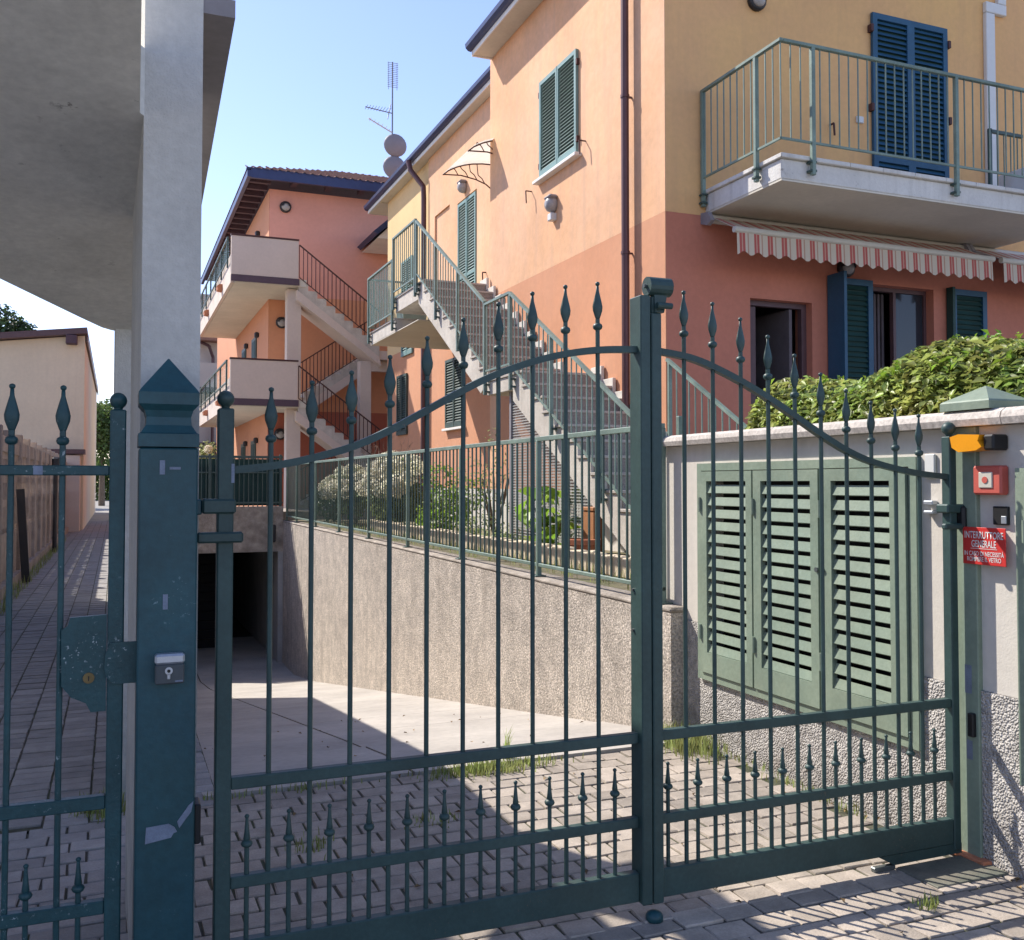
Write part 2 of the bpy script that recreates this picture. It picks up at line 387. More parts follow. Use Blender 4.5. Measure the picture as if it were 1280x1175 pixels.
# ------------------------------------------------------------------ left: canopy, piers, tall wall, alley
c = thing('concrete_porch', 'grey concrete porch slab on piers roofing the narrow pedestrian gate', 'porch', (.15, 3.9, 0))
pz = lambda y: 2.38+(5.31-y)*.20
b = MB(); poly = [(-1.6, 2.3), (.042, 2.3), (.058, 3.30), (.085, 3.33), (.085, 4.04), (.13, 4.06), (.13, 5.345), (.0, 5.345), (-.03, 5.335), (-.075, 5.30), (-.171, 5.175), (-.333, 4.955), (-.478, 4.757), (-1.6, 3.30)]
n = len(poly); b.add([(x, y, pz(y)) for x, y in poly]+[(x, y, pz(y)+.22) for x, y in poly], [tuple(range(n)), tuple(range(n, 2*n))]+[(i, (i+1) % n, n+(i+1) % n, n+i) for i in range(n)])
b.build('roof_slab', 'soffit', c)
b = MB(); poly = [(.07, 3.315), (.25, 3.315), (.25, 4.05), (.05, 4.05)]; b.prism(poly, 'Z', 0, 3.7); b.build('pier', 'pier', c)
b = MB(); b.cbox(-.015, .25, 5.31, 5.62, 0, 2.6, .006); b.build('pier', 'pier', c)
w = thing('tall_side_wall', 'tall grey wall with dark overhanging roof edge behind the left gate post', 'wall', (.3, 8, 0))
MB().box(.16, .28, 5.64, 15.8, -.4, 2.56).build('wall', 'concrete_pale', w); MB().cbox(.14, .305, 6.36, 15.85, 2.561, 2.62, .01).build('wall_cap', 'eave_grey', w)
b = MB(); b.prism([(.12, 3.318), (.352, 3.318), (.446, 6.26), (.42, 6.36), (.12, 6.36)], 'Z', 3.15, 3.21); b.build('roof_edge', 'eave_grey', w)
MB().box(.16, .28, 5.64, 6.3, 2.621, 3.149).build('wall_head', 'concrete_pale', w)
w = thing('alley_ramp_wall', 'low grey retaining wall between the alley and the ramp', 'wall', (.3, 18, 0)); MB().box(.24, .42, 15.3, 21, -2.3, .5).build('wall', 'concrete_pale', w)

# perforated block fence on the left of the alley
f = thing('perforated_block_fence', 'brownish perforated concrete block fence along the left of the alley', 'fence', (-1.6, 20, 0))
pan = MB(); pan.box(-.03, .03, 0, 1.4, 0, .75)
for k in range(7): pan.box(-.03, .03, .05+k*.2, .13+k*.2, .93, 1.95)
for z in (.75, 1.25, 1.6, 1.95): pan.box(-.028, .028, 0, 1.4, z, z+.1)
for k in range(8): pan.box(-.026, .026, k*.2-.02, k*.2+.02, .84, 1.3)
pan.box(-.05, .05, -.02, 1.42, 2.05, 2.28)
pm = mesh_of(pan, 'panel', 'perforated'); po = mesh_of(MB().cbox(-.07, .07, -.07, .07, 0, 2.40, .01), 'post', 'perforated')
y = 10.4
while y < 43:
    inst('post', po, f, (-1.52, y, 0)); inst('panel', pm, f, (-1.54, y+.07, 0)); y += 1.55
MB().box(-1.66, -1.42, 10.3, 43.4, 0, .16).build('footing', 'perforated', f)
blades('weed_strip', [(-1.40+rng.uniform(0, .16), y, 0) for y in rng.uniform(10, 30, 900)], .16, 'grass')['kind'] = 'stuff'
pp = thing('grey_alley_pole', 'thin dark pole standing against the alley fence', 'pole', (-1.30, 25, 0)); MB().cyl((-1.30, 25, 0), (-1.30, 25, 2.05), .05, .05, 8).build('pole', 'lamp_body', pp); MB().cbox(-1.38, -1.2, 24.9, 25.1, 1.85, 2.2, .04).build('box', 'lamp_body', pp)
pp = thing('leaning_dark_board', 'dark board leaning on the block fence beside the weeds', 'board', (-1.36, 17.5, 0)); MB().bar((-1.32, 17.5, 0), (-1.42, 17.5, 1.5), .12, .05).build('board', 'lamp_body', pp)

# cream house at the end of the alley
h = thing('cream_house', 'plain cream rendered house end with brown roof edge beyond the alley fence', 'house', (-4, 36, 0))
b = MB(); b.prism([(-6.5, 0), (-1.02, 0), (-1.02, 6.60), (-6.5, 5.9)], 'Y', 36, 58); b.build('wall', 'cream_house', h)
b = MB(); b.prism([(-6.7, 5.92), (-.95, 6.63), (-.95, 6.83), (-6.7, 6.12)], 'Y', 35.6, 58.4); b.build('roof', 'frame_brown', h)
MB().cbox(-1.6, -1.25, 35.55, 35.95, 6.25, 6.55, .02).build('rafter', 'wood_dark', h)
MB().box(-.98, -.93, 36, 58, 6.4, 6.62).build('gutter', 'pipe', h)
MB().box(-2.4, -.95, 34.9, 35.9, 2.55, 2.7).build('lean_to_roof', 'frame_brown', h); MB().box(-2.2, -1.1, 35, 35.95, 0, 2.5).build('lean_to', 'cream', h)
# unseen house block, added outside the frame on the left to shade the alley
h = thing('unseen_shade_house', 'low unseen house added left of the fence to shade the alley', 'house', (-6, 12, 0))
MB().box(-8, -2.15, 3.5, 17.5, 0, 5.6).build('wall', 'cream_house', h); MB().prism([(-8.3, 5.6), (-1.95, 5.6), (-5, 6.9)], 'Y', 3.2, 17.8).build('roof', 'tile', h)

# ------------------------------------------------------------------ retaining wall, garden fence
w = thing('ramp_retaining_wall', 'rough grey pebble-dash retaining wall with damp streaks beside the ramp', 'wall', (3.4, 13, 0))
MB().box(3.3, 3.52, 5.42, 21.0, -2.6, .765).build('wall', 'retain', w)
b = MB(); b.cbox(3.292, 3.54, 5.41, 21.0, .767, .80, .012); b.build('wall_top', 'retain_top', w)
f = thing('garden_fence', 'green metal bar fence on top of the ramp retaining wall', 'fence', (3.36, 13, .8))
posts = [5.62, 7.66, 9.68, 11.7, 13.7, 15.7, 17.7, 19.7, 20.9]
MB().cbox(3.345, 3.375, 5.6, 20.92, 1.955, 1.995, .004).build('top_rail', 'rail', f)
MB().cbox(3.345, 3.375, 5.6, 20.92, .885, .915, .004).build('bottom_rail', 'rail', f)
pm = mesh_of(MB().cbox(-.02, .02, -.02, .02, 0, 1.165, .003), 'post', 'rail'); fm = mesh_of(MB().cbox(-.05, .05, -.05, .05, 0, .012, .003), 'foot_plate', 'rail_dark')
for y in posts:
    o = inst('post', pm, f, (3.36, y, .80)); q = bpy.data.objects.new('foot_plate', fm); col.objects.link(q); q.parent = o
bm_ = mesh_of(MB().box(-.007, .007, -.007, .007, 0, 1.05), 'baluster', 'rail_dark')  # darker than the rails: the bars' shaded side is put into the colour
y = 5.74
while y < 20.85:
    if min(abs(y-p_) for p_ in posts) > .04: inst('baluster', bm_, f, (3.36, y, .91))
    y += .12

# garden ground
MB().box(3.53, 12, 5.44, 24.5, -.3, .80).build('garden_ground', 'soil')['kind'] = 'structure'
MB().box(3.62, 14, 2.0, 5.43, -.3, 1.25).build('front_garden_ground', 'soil')['kind'] = 'structure'
MB().box(5.52, 14, 5.45, 8.98, .79, 1.35).build('front_terrace_ground', 'coping')['kind'] = 'structure'
ed = thing('garden_edging', 'row of small pale stone edging blocks around the garden bed', 'edging', (3.98, 9, .8))
em = [mesh_of(MB().cbox(-.045, .045, -.06, .06, 0, .17+.012*k, .012), 'edging_block', 'tuff') for k in range(3)]
y = 6.55
while y < 16: inst('edging_block', random.choice(em), ed, (3.98, y, .80), (0, 0, random.gauss(0, .03))); y += .128

# garage portal at the foot of the ramp
ga = thing('garage_portal', 'concrete garage entrance with dark opening at the foot of the ramp', 'garage', (2, 21, -2.2))
MB().box(.42, 3.30, 21.0, 21.35, .15, 1.1).build('lintel', 'retain_top', ga)
MB().box(.3, .46, 21.0, 30, -2.3, .15).build('side_wall', 'concrete_pale', ga); MB().box(3.2, 3.36, 21.01, 30, -2.3, .15).build('side_wall', 'concrete_pale', ga)
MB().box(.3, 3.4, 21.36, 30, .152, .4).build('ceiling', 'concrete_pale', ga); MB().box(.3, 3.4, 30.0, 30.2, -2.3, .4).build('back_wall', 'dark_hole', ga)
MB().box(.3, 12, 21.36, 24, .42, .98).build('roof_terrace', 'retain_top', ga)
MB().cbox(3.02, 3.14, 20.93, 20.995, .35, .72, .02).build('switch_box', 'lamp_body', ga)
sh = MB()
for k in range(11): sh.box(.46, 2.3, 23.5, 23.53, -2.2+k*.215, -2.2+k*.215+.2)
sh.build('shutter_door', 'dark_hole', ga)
f = thing('garage_railing', 'dark green bar railing above the garage entrance', 'railing', (2, 21.1, 1.1))
MB().cbox(.42, 3.3, 21.08, 21.12, 2.12, 2.17, .004).build('top_rail', 'rail_dark', f); MB().cbox(.42, 3.3, 21.08, 21.12, 1.16, 1.2, .004).build('bottom_rail', 'rail_dark', f)
MB().cbox(.42, 3.3, 21.08, 21.12, 1.80, 1.83, .004).build('mid_rail', 'rail_dark', f)
bm_ = mesh_of(MB().box(-.010, .010, -.010, .010, 0, 1.02), 'baluster', 'rail_dark')
x = .5
while x < 3.28: inst('baluster', bm_, f, (x, 21.1, 1.1)); x += .095
MB().box(.42, 3.3, 21.2, 21.22, 1.12, 2.1).build('privacy_sheet', 'louver_dark', f)
for x in (.45, 1.8, 3.25): MB().cbox(x-.025, x+.025, 21.07, 21.13, 1.101, 2.2, .004).build('post', 'rail_dark', f)

# ------------------------------------------------------------------ cabinet wall on the right
WX = 3.42
w = thing('boundary_wall', 'beige boundary wall with pebble-dash base and rounded stone coping', 'wall', (3.5, 4, 0))
# opening for the two cabinets is left out of the wall
def wall_x(b, x0, x1, ya, yb, za, zb, holes):
    ys = sorted({ya, yb, *[t for h_ in holes for t in h_[:2]]}); zs = sorted({za, zb, *[t for h_ in holes for t in h_[2:]]})
    ys = [t for t in ys if ya <= t <= yb]; zs = [t for t in zs if za <= t <= zb]
    for i in range(len(ys)-1):
        for j in range(len(zs)-1):
            cy, cz = (ys[i]+ys[i+1])/2, (zs[j]+zs[j+1])/2
            if any(h_[0] < cy < h_[1] and h_[2] < cz < h_[3] for h_ in holes): continue
            b.box(x0, x1, ys[i], ys[i+1], zs[j], zs[j+1])
    return b
def wall_y(b, y0, y1, xa, xb, za, zb, holes):
    t = MB(); wall_x(t, y0, y1, xa, xb, za, zb, holes); b.add([(y, x, z) for x, y, z in t.v], t.f); return b
holes = [(3.50, 5.18, .46, 1.66), (1.6, 2.86, .46, 1.66)]
wall_x(MB(), WX, 3.62, 1.5, 5.45, .72, 1.84, holes).build('wall', 'wall_smooth', w)
MB().box(WX+.001, 3.619, 5.451, 5.70, .802, 1.839).build('wall_end', 'wall_smooth', w)
wall_x(MB(), WX-.012, 3.62, 1.5, 5.45, -.02, .718, holes).build('base', 'pebble', w)
y = 1.5
for k, ln in enumerate((1.44, 1.52, 1.27)):
    b = MB(); pr = [(3.36, 1.842), (3.68, 1.842), (3.68, 1.895), (3.66, 1.91), (3.385, 1.91), (3.36, 1.895), (3.352, 1.87)]
    b.prism(pr, 'Y', y+.003, y+ln-.003); b.build('coping_stone', 'coping', w); y += ln
def cabinet(name, label, y0, y1, z0, z1, doors, z_l0, z_l1):
    t = thing(name, label, 'cabinet', (WX-.02, (y0+y1)/2, z0))
    xf = WX-.035
    fr = wall_x(MB(), xf, WX+.05, y0, y1, z0, z1, [(y0+.045, y1-.045, z0+.045, z1-.045)]); fr.build('frame', 'cabinet', t)
    MB().box(WX+.12, WX+.14, y0+.04, y1-.04, z0+.04, z1-.04).build('back_panel', 'black', t)
    for da, db, la, lb in doors:
        d = wall_x(MB(), xf-.012, xf+.02, da, db, z0+.05, z1-.05, [(la, lb, z_l0, z_l1)]).build('door', 'cabinet', t)
        n = 14; pitch = (z_l1-z_l0)/n
        sm = MB(); sm.bar((-.012, 0, -.036), (.030, 0, .044), .001, .001)
        for k in range(n):
            z = z_l0+pitch*(k+.42); s = MB()
            pr = [(xf-.006, z-.028), (xf-.001, z-.032), (xf+.014, z+.018), (xf+.008, z+.021)]
            s.prism(pr, 'Y', la+.001, lb-.001)  # prism along Y: (x, z) outline
            s.build('slat', 'cabinet', d)
        for z in (z0+.25, z1-.3): MB().cyl((xf-.018, db-.005, z), (xf-.018, db-.005, z+.09), .009, .009, 8).build('hinge', 'cabinet', d)
    return t
cb = cabinet('louvered_cabinet', 'large faded green louvered utility cabinet with three doors in beige wall', 3.43, 5.24, .385, 1.72,
        [(4.66, 5.19, 4.715, 5.12), (4.09, 4.645, 4.15, 4.575), (3.485, 4.075, 3.585, 3.99)], .56, 1.61)
for y in (4.10, 4.05): MB().cyl((WX-.055, y, 1.15), (WX-.046, y, 1.15), .013, .013, 12).build('lock', 'steel', cb)
cabinet('louvered_cabinet', 'second green louvered cabinet cut off by the right edge of the picture', 1.7, 2.90, .385, 1.66, [(2.33, 2.85, 2.40, 2.77), (1.75, 2.30, 1.82, 2.24)], .56, 1.55)

# ------------------------------------------------------------------ gate posts and leaves
GY = 3.2
t = thing('gate_post', 'thick dark green square gate post with pointed cap and key switch', 'post', (.148, GY, 0))
MB().cbox(.064, .232, GY-.085, GY+.085, 0, 1.706, .005).build('shaft', 'post', t)
prof = [(1.709, .087), (1.748, .087), (1.752, .080), (1.775, .066), (1.800, .064), (1.82, .070), (1.838, .086), (1.874, .087), (1.885, .080), (1.985, .002)]
MB().lathe((.148, GY, 0), prof, square=True).build('cap', 'post', t)
for nm, x0, x1, z0, z1 in (('tape_patch', .122, .137, 1.625, 1.668), ('tape_patch', .150, .182, 1.640, 1.648), ('tape_patch', .135, .149, 1.22, 1.265)):
    MB().box(x0, x1, GY-.0875, GY-.0858, z0, z1).build(nm, 'tape', t)
b = MB(); b.prism([(.092, .53), (.165, .54), (.172, .552), (.182, .555), (.175, .57), (.158, .582), (.095, .578)], 'Y', GY-.0875, GY-.0858); b.build('tape_patch', 'tape', t)
b = MB(); b.prism([(.188, .565), (.222, .61), (.228, .64), (.215, .63), (.182, .585)], 'Y', GY-.0876, GY-.0858); b.build('tape_patch', 'tape', t)
MB().cbox(.232, .252, GY-.06, GY+.02, .50, .62, .004).build('photocell', 'black', t)
MB().cbox(.222, .250, GY-.02, GY+.03, 1.500, 1.548, .004).build('hinge_bracket', 'post', t)
k = thing('key_switch', 'small black and silver key switch box on the gate post', 'switch', (.154, GY-.1, 1.05))
MB().cbox(.114, .196, GY-.125, GY-.087, 1.003, 1.062, .004).build('body', 'plate', k)
MB().cbox(.113, .197, GY-.128, GY-.087, 1.0625, 1.092, .006).build('top', 'silver', k)
MB().cyl((.152, GY-.129, 1.043), (.152, GY-.124, 1.043), .011, .011, 16).build('keyhole', 'silver', k); MB().cbox(.1475, .1565, GY-.129, GY-.1251, 1.018, 1.036, .002).build('keyhole_slot', 'silver', k)
MB().cyl((.152, GY-.1305, 1.043), (.152, GY-.1292, 1.043), .005, .005, 10).build('key_pin', 'black', k)
MB().box(.170, .192, GY-.1256, GY-.1249, 1.009, 1.0135).build('maker_mark', 'tape', k)

# right-hand pillar set in the boundary wall
t = thing('gate_pillar', 'green square gate pillar with pyramid cap against the beige wall', 'post', (3.47, 3.17, 0))
MB().cbox(3.395, 3.54, 3.105, 3.235, 0, 1.841, .004).build('shaft', 'cabinet', t)
MB().lathe((3.49, 3.13, 0), [(1.912, .13), (1.945, .13), (1.952, .124), (2.02, .002)], square=True).build('cap', 'cabinet', t)
MB().cbox(3.375, 3.41, 3.12, 3.15, .52, .62, .004).build('photocell', 'black', t)
MB().box(3.3935, 3.3948, 3.14, 3.175, .70, .82).build('tape_patch', 'tape', t); MB().box(3.3935, 3.3948, 3.14, 3.17, .42, .50).build('tape_patch', 'tape', t)
MB().cbox(3.36, 3.56, 3.06, 3.27, 0, .02, .004).build('base_plate', 'terracotta', t)

def spear(prefix_mat, bar, x, z, big=True):
    k = 1.0 if big else .62
    if big:
        prof = [(0, .0075), (.008, .011), (.032, .0195), (.048, .0210), (.066, .017), (.105, .0065), (.128, .005)]
        MB().lathe((x, GY, z+.115), prof, 8, .55).build('spearhead', prefix_mat, bar, smooth=True)
        MB().lathe((x, GY, z+.247), [(-.008, .003), (-.005, .0075), (0, .009), (.005, .0075), (.008, .002)], 8).build('tip_ball', prefix_mat, bar, smooth=True)
        MB().lathe((x, GY, z+.088), [(-.013, .009), (-.008, .016), (0, .0185), (.008, .016), (.013, .009)], 10).build('collar', prefix_mat, bar, smooth=True)
    else:
        MB().lathe((x, GY, z), [(0, .007), (.006, .011), (.03, .008), (.065, .005), (.072, .005)], 8).build('spearhead', prefix_mat, bar, smooth=True)
        MB().lathe((x, GY, z+.077), [(-.007, .003), (-.004, .0065), (0, .008), (.004, .0065), (.007, .002)], 8).build('tip_ball', prefix_mat, bar, smooth=True)
        MB().lathe((x, GY, z-.008), [(-.012, .009), (-.007, .016), (0, .019), (.007, .016), (.012, .009)], 10).build('collar', prefix_mat, bar, smooth=True)
archL = [(.345, 1.641), (.47, 1.655), (.59, 1.68), (.73, 1.721), (.86, 1.78), (1.0, 1.857), (1.15, 1.94), (1.27, 1.995), (1.41, 2.043), (1.54, 2.074), (1.67, 2.092), (1.80, 2.099)]
archR = [(1.888, 2.099), (2.03, 2.081), (2.14, 2.049), (2.29, 1.989), (2.44, 1.915), (2.56, 1.849), (2.68, 1.784), (2.8, 1.727), (2.92, 1.687), (3.05, 1.659), (3.18, 1.639), (3.33, 1.626)]
def catmull(p, n=4):
    P = [p[0]]+p+[p[-1]]; out = []
    for i in range(1, len(P)-2):
        for k in range(n):
            t = k/n; a, b, c_, d = (np.array(P[i+j]) for j in (-1, 0, 1, 2))
            out.append(tuple(.5*((2*b)+(-a+c_)*t+(2*a-5*b+4*c_-d)*t*t+(-a+3*b-3*c_+d)*t**3)))
    return out+[p[-1]]
def arch_z(a, x):
    return float(np.interp(x, [p_[0] for p_ in a], [p_[1] for p_ in a]))
def sweep_xz(b, pts, wy, h):
    vs = []; n = len(pts)
    for i, (x, z) in enumerate(pts):
        a = np.array(pts[max(i-1, 0)]); c_ = np.array(pts[min(i+1, n-1)]); d = (c_-a)/np.linalg.norm(c_-a); nx, nz = -d[1]*h/2, d[0]*h/2
        vs += [(x-nx, GY-wy/2, z-nz), (x+nx, GY-wy/2, z+nz), (x+nx, GY+wy/2, z+nz), (x-nx, GY+wy/2, z-nz)]
    fs = [(0, 1, 2, 3), (4*n-1, 4*n-2, 4*n-3, 4*n-4)]
    for i in range(n-1):
        for k in range(4): fs.append((4*i+k, 4*i+(k+1) % 4, 4*i+4+(k+1) % 4, 4*i+4+k))
    return b.add(vs, fs)
def leaf(name, label, x0, x1, arch, bars, spears, m):
    t = thing(name, label, 'gate', ((x0+x1)/2, GY, .05))
    sweep_xz(MB(), catmull(arch), .030, .024).build('arched_rail', m, t)
    MB().cbox(x0, x1, GY-.02, GY+.02, .062, .168, .004).build('bottom_rail', m, t)
    MB().cbox(x0, x1, GY-.016, GY+.016, .330, .368, .003).build('spear_rail', m, t)
    MB().cbox(x0, x1, GY-.016, GY+.016, .638, .676, .003).build('lock_rail', m, t)
    for x in bars:
        z = arch_z(arch, x); br = MB()
        br.cyl((x, GY, .168), (x, GY, z+.117), .0085, .0085, 8); bo = br.build('bar', m, t, smooth=False); spear(m, bo, x, z)
    for x in spears:
        bo = MB().cyl((x, GY, .168), (x, GY, .475), .0078, .0078, 8).build('short_bar', m, t); spear(m, bo, x, .47, False)
    return t
gl = leaf('driveway_gate', 'left leaf of the green arched driveway gate beside the thick post', .345, 1.80, archL, [.462+.1311*k for k in range(10)], [.3965+.1311*k for k in range(11)], 'gate')
MB().cbox(.296, .345, GY-.024, GY+.024, .06, 1.835, .004).build('hinge_stile', 'gate', gl)
MB().lathe((.3205, GY, 1.866), [(-.034, .014), (-.026, .012)]+[(-.027*math.cos(math.pi*i/10), max(.001, .027*math.sin(math.pi*i/10))) for i in range(2, 11)], 14).build('ball_finial', 'gate', gl, smooth=True)
MB().cbox(1.80, 1.843, GY-.042, GY+.045, .055, 2.300, .004).build('meeting_stile', 'gate', gl)
MB().cbox(.250, .352, GY-.034, GY+.034, 1.503, 1.549, .006).build('hinge_band', 'gate', gl)
MB().cbox(.234, .374, GY-.040, GY-.012, 1.412, 1.446, .006).build('hinge_strap', 'gate', gl)
for z in (1.20, 1.05): MB().cyl((1.793, GY+.02, z), (1.80, GY+.02, z), .006, .006, 8).build('bolt', 'steel', gl)
MB().box(.337, .3465, GY-.0255, GY-.0242, 1.60, 1.66).build('worn_patch', 'tape', gl)
gr = leaf('driveway_gate', 'right leaf of the green arched driveway gate in front of the cabinet', 1.888, 3.325, archR, [2.012+.1295*k for k in range(10)], [1.932+.131*k for k in range(11)], 'gate')
MB().cbox(1.846, 1.888, GY-.045, GY+.042, .055, 2.235, .004).build('meeting_stile', 'gate', gr)
MB().cbox(3.325, 3.365, GY-.024, GY+.024, .035, 1.80, .004).build('hinge_stile', 'gate', gr)
MB().lathe((3.345, GY, 1.835), [(-.036, .014), (-.028, .012)]+[(-.029*math.cos(math.pi*i/10), max(.001, .029*math.sin(math.pi*i/10))) for i in range(2, 11)], 14).build('ball_finial', 'gate', gr, smooth=True)
MB().cbox(3.30, 3.40, GY-.034, GY+.034, 1.470, 1.508, .006).build('hinge_band', 'gate', gr)
MB().cbox(3.28, 3.42, GY-.042, GY-.014, 1.400, 1.425, .006).build('hinge_strap', 'gate', gr)
MB().tube([(3.375, GY-.02, 1.46), (3.385, GY-.02, 1.44), (3.40, GY-.02, 1.462)], .006).build('hinge_pin', 'black', gr)
MB().cbox(3.372, 3.40, GY-.05, GY+.01, 1.40, 1.50, .01).build('hinge_block', 'black', gr)
for x0, x1, a in ((2.95, 3.37, 0),): MB().prism([(2.92, .062), (3.37, .062), (3.37, .02), (3.0, .02)], 'Y', GY-.018, GY+.018).build('arm_cover', 'gate', gr)
# catch on the meeting stiles
ct = thing('gate_catch', 'dark cylindrical catch with bolt on top of the middle gate stile', 'catch', (1.87, GY, 2.235))
MB().cbox(1.852, 1.882, GY-.03, GY+.03, 2.236, 2.30, .004).build('bracket', 'gate', ct)
MB().cyl((1.838, GY-.02, 2.338), (1.935, GY-.02, 2.338), .036, .036, 16).build('barrel', 'gate', ct, smooth=False)
MB().cyl((1.825, GY-.02, 2.338), (1.950, GY-.02, 2.338), .008, .008, 8).build('bolt', 'steel', ct)
MB().prism([(1.865, 2.24), (1.905, 2.24), (1.918, 2.31), (1.900, 2.33), (1.862, 2.33)], 'Y', GY-.035, GY-.005).build('arm', 'gate', ct)
MB().cyl((1.862, GY-.055, 2.262), (1.925, GY-.055, 2.262), .012, .012, 10).build('pin', 'gate', ct)
# stop on the ground, motor box at the right hinge
s = thing('gate_stop', 'small rounded blue metal stop under the middle of the gate', 'gate stop', (1.87, 3.12, 0))
MB().lathe((1.845, 3.155, 0), [(0, .032), (.018, .032), (.028, .027), (.034, .015), (.036, .002)], 14).build('dome', 'post', s, smooth=True)
s = thing('hinge_cover_plate', 'green metal cover plate on the ground under the right gate hinge', 'plate', (3.2, 3.0, 0))
MB().cbox(3.02, 3.40, 2.97, 3.19, -.02, .008, .003).build('plate', 'dusty_plate', s); MB().cbox(2.90, 3.01, 3.185, 3.21, .0, .02, .003).build('bracket', 'steel', s)

# pedestrian gate
t = thing('pedestrian_gate', 'narrow chipped green pedestrian gate with lock plate left of the thick post', 'gate', (-.4, GY, .05))
MB().cbox(-.018, .028, GY-.024, GY+.024, .06, 1.822, .004).build('lock_stile', 'gate_old', t)
MB().lathe((.005, GY, 1.85), [(-.030, .014), (-.024, .012)]+[(-.025*math.cos(math.pi*i/10), max(.001, .025*math.sin(math.pi*i/10))) for i in range(2, 11)], 14).build('ball_finial', 'gate_old', t, smooth=True)
MB().cbox(-.95, -.90, GY-.024, GY+.024, .06, 1.822, .004).build('hinge_stile', 'gate_old', t)
for z0, z1, nm in ((.062, .16, 'bottom_rail'), (.315, .355, 'spear_rail'), (.625, .665, 'lock_rail'), (1.622, 1.652, 'top_rail')):
    MB().cbox(-.90, -.018, GY-.016, GY+.016, z0, z1, .003).build(nm, 'gate_old', t)
for k in range(6):
    x = -.148-.137*k; bo = MB().cyl((x, GY, .16), (x, GY, 1.755), .0088, .0088, 8).build('bar', 'gate_old', t); spear('gate_old', bo, x, 1.637)
for k in range(6):
    x = -.090-.14*k; bo = MB().cyl((x, GY, .16), (x, GY, .41), .0078, .0078, 8).build('short_bar', 'gate_old', t); spear('gate_old', bo, x, .405, False)
lp = MB(); lp.prism([(-.020, .918), (-.062, .918), (-.075, .945), (-.115, .965), (-.142, 1.0), (-.144, 1.165), (-.128, 1.175), (-.120, 1.20), (-.020, 1.205)], 'Y', GY-.022, GY-.006)
lo = lp.build('lock_plate', 'gate_old', t)
MB().cyl((-.068, GY-.028, 1.02), (-.068, GY-.021, 1.02), .016, .016, 16).build('cylinder', 'brass', lo); MB().box(-.0695, -.0665, GY-.0295, GY-.0281, 1.012, 1.026).build('keyhole', 'black', lo)
st = MB(); st.prism([(.0, .998), (-.02, 1.02), (-.026, 1.05), (-.022, 1.09), (-.008, 1.122), (.066, 1.122), (.066, .998)], 'Y', GY-.034, GY-.026); st.build('strike_plate', 'gate_old', t)
MB().box(-.225, -.20, GY-.0175, GY-.0162, 1.624, 1.650).build('worn_patch', 'tape', t)

# things on the boundary wall
t = thing('warning_light', 'orange flashing gate warning light mounted below the stone coping', 'lamp', (3.36, 3.1, 1.77))
b = MB(); pr = [(3.165, 1.795), (3.155, 1.75), (3.12, 1.73), (3.03, 1.735), (3.0, 1.75), (3.02, 1.775), (3.01, 1.80), (3.12, 1.806)]
b.prism([(y_, z_) for y_, z_ in pr], 'X', 3.315, 3.394); b.build('lens', 'orange', t)
MB().cbox(3.33, 3.42, 2.955, 3.008, 1.735, 1.80, .008).build('base', 'black', t)
t = thing('emergency_switch', 'red square emergency switch box with small glass window on the wall', 'switch', (3.4, 3.03, 1.6))
MB().cbox(3.37, 3.42, 2.955, 3.10, 1.55, 1.672, .008).build('housing', 'red_box', t)
MB().cbox(3.365, 3.372, 2.995, 3.065, 1.578, 1.645, .003).build('window', 'awning_bar', t); MB().cyl((3.362, 3.03, 1.612), (3.366, 3.03, 1.612), .014, .014, 12).build('button', 'red_box', t)
t = thing('card_reader', 'small black wall device between the red switch box and red sign', 'device', (3.4, 2.99, 1.46))
MB().cbox(3.405, 3.42, 2.955, 3.03, 1.425, 1.502, .003).build('case', 'black', t); MB().cbox(3.4, 3.406, 2.96, 2.985, 1.43, 1.462, .002).build('pad', 'silver', t)
t = thing('white_bell_box', 'small white wall box left of the right gate hinge', 'bell', (3.4, 3.36, 1.67))
MB().cbox(3.405, 3.42, 3.34, 3.40, 1.62, 1.73, .004).build('case', 'white_plastic', t); MB().cbox(3.385, 3.42, 3.335, 3.39, 1.50, 1.52, .004).build('bracket', 'silver', t); MB().cbox(3.385, 3.42, 3.335, 3.39, 1.46, 1.475, .004).build('bracket', 'silver', t)
sg = thing('warning_sign', 'red sign with white lettering about the main switch on the wall', 'sign', (3.39, 3.05, 1.33))
SX = 3.378
MB().cbox(SX, SX+.004, 2.943, 3.162, 1.255, 1.412, .0015).build('board', 'red', sg)
def text(body, y, z, w_, h_):
    cu = bpy.data.curves.new('lettering', 'FONT'); cu.body = body; cu.align_x = 'CENTER'; cu.align_y = 'CENTER'; cu.size = 1; cu.offset = .012
    tmp = bpy.data.objects.new('lettering', cu); col.objects.link(tmp); dg = bpy.context.evaluated_depsgraph_get()
    me = bpy.data.meshes.new_from_object(tmp.evaluated_get(dg)); bpy.data.objects.remove(tmp)
    n_ = len(me.vertices); co = np.empty(n_*3); me.vertices.foreach_get('co', co); co = co.reshape(-1, 3)
    mn, mx = co.min(0), co.max(0); sc = ((co-mn)/(mx-mn+1e-9))-.5
    out = np.stack([np.full(n_, SX-.0012), y-sc[:, 0]*w_, z+sc[:, 1]*h_], 1)-np.array(wloc(sg))
    me.vertices.foreach_set('co', out.ravel()); me.update(); me.materials.append(MATS['white_plastic'])
    o = bpy.data.objects.new('lettering', me); col.objects.link(o); o.parent = sg
text('INTERRUTTORE', 3.052, 1.380, .196, .030); text('GENERALE', 3.052, 1.343, .125, .030)
text('IN CASO DI NECESSITÀ', 3.052, 1.304, .200, .024); text('ROMPERE IL VETRO', 3.052, 1.278, .172, .019)
MB().box(SX-.0012, SX-.0002, 2.985, 3.12, 1.3215, 1.3235).build('rule', 'white_plastic', sg)

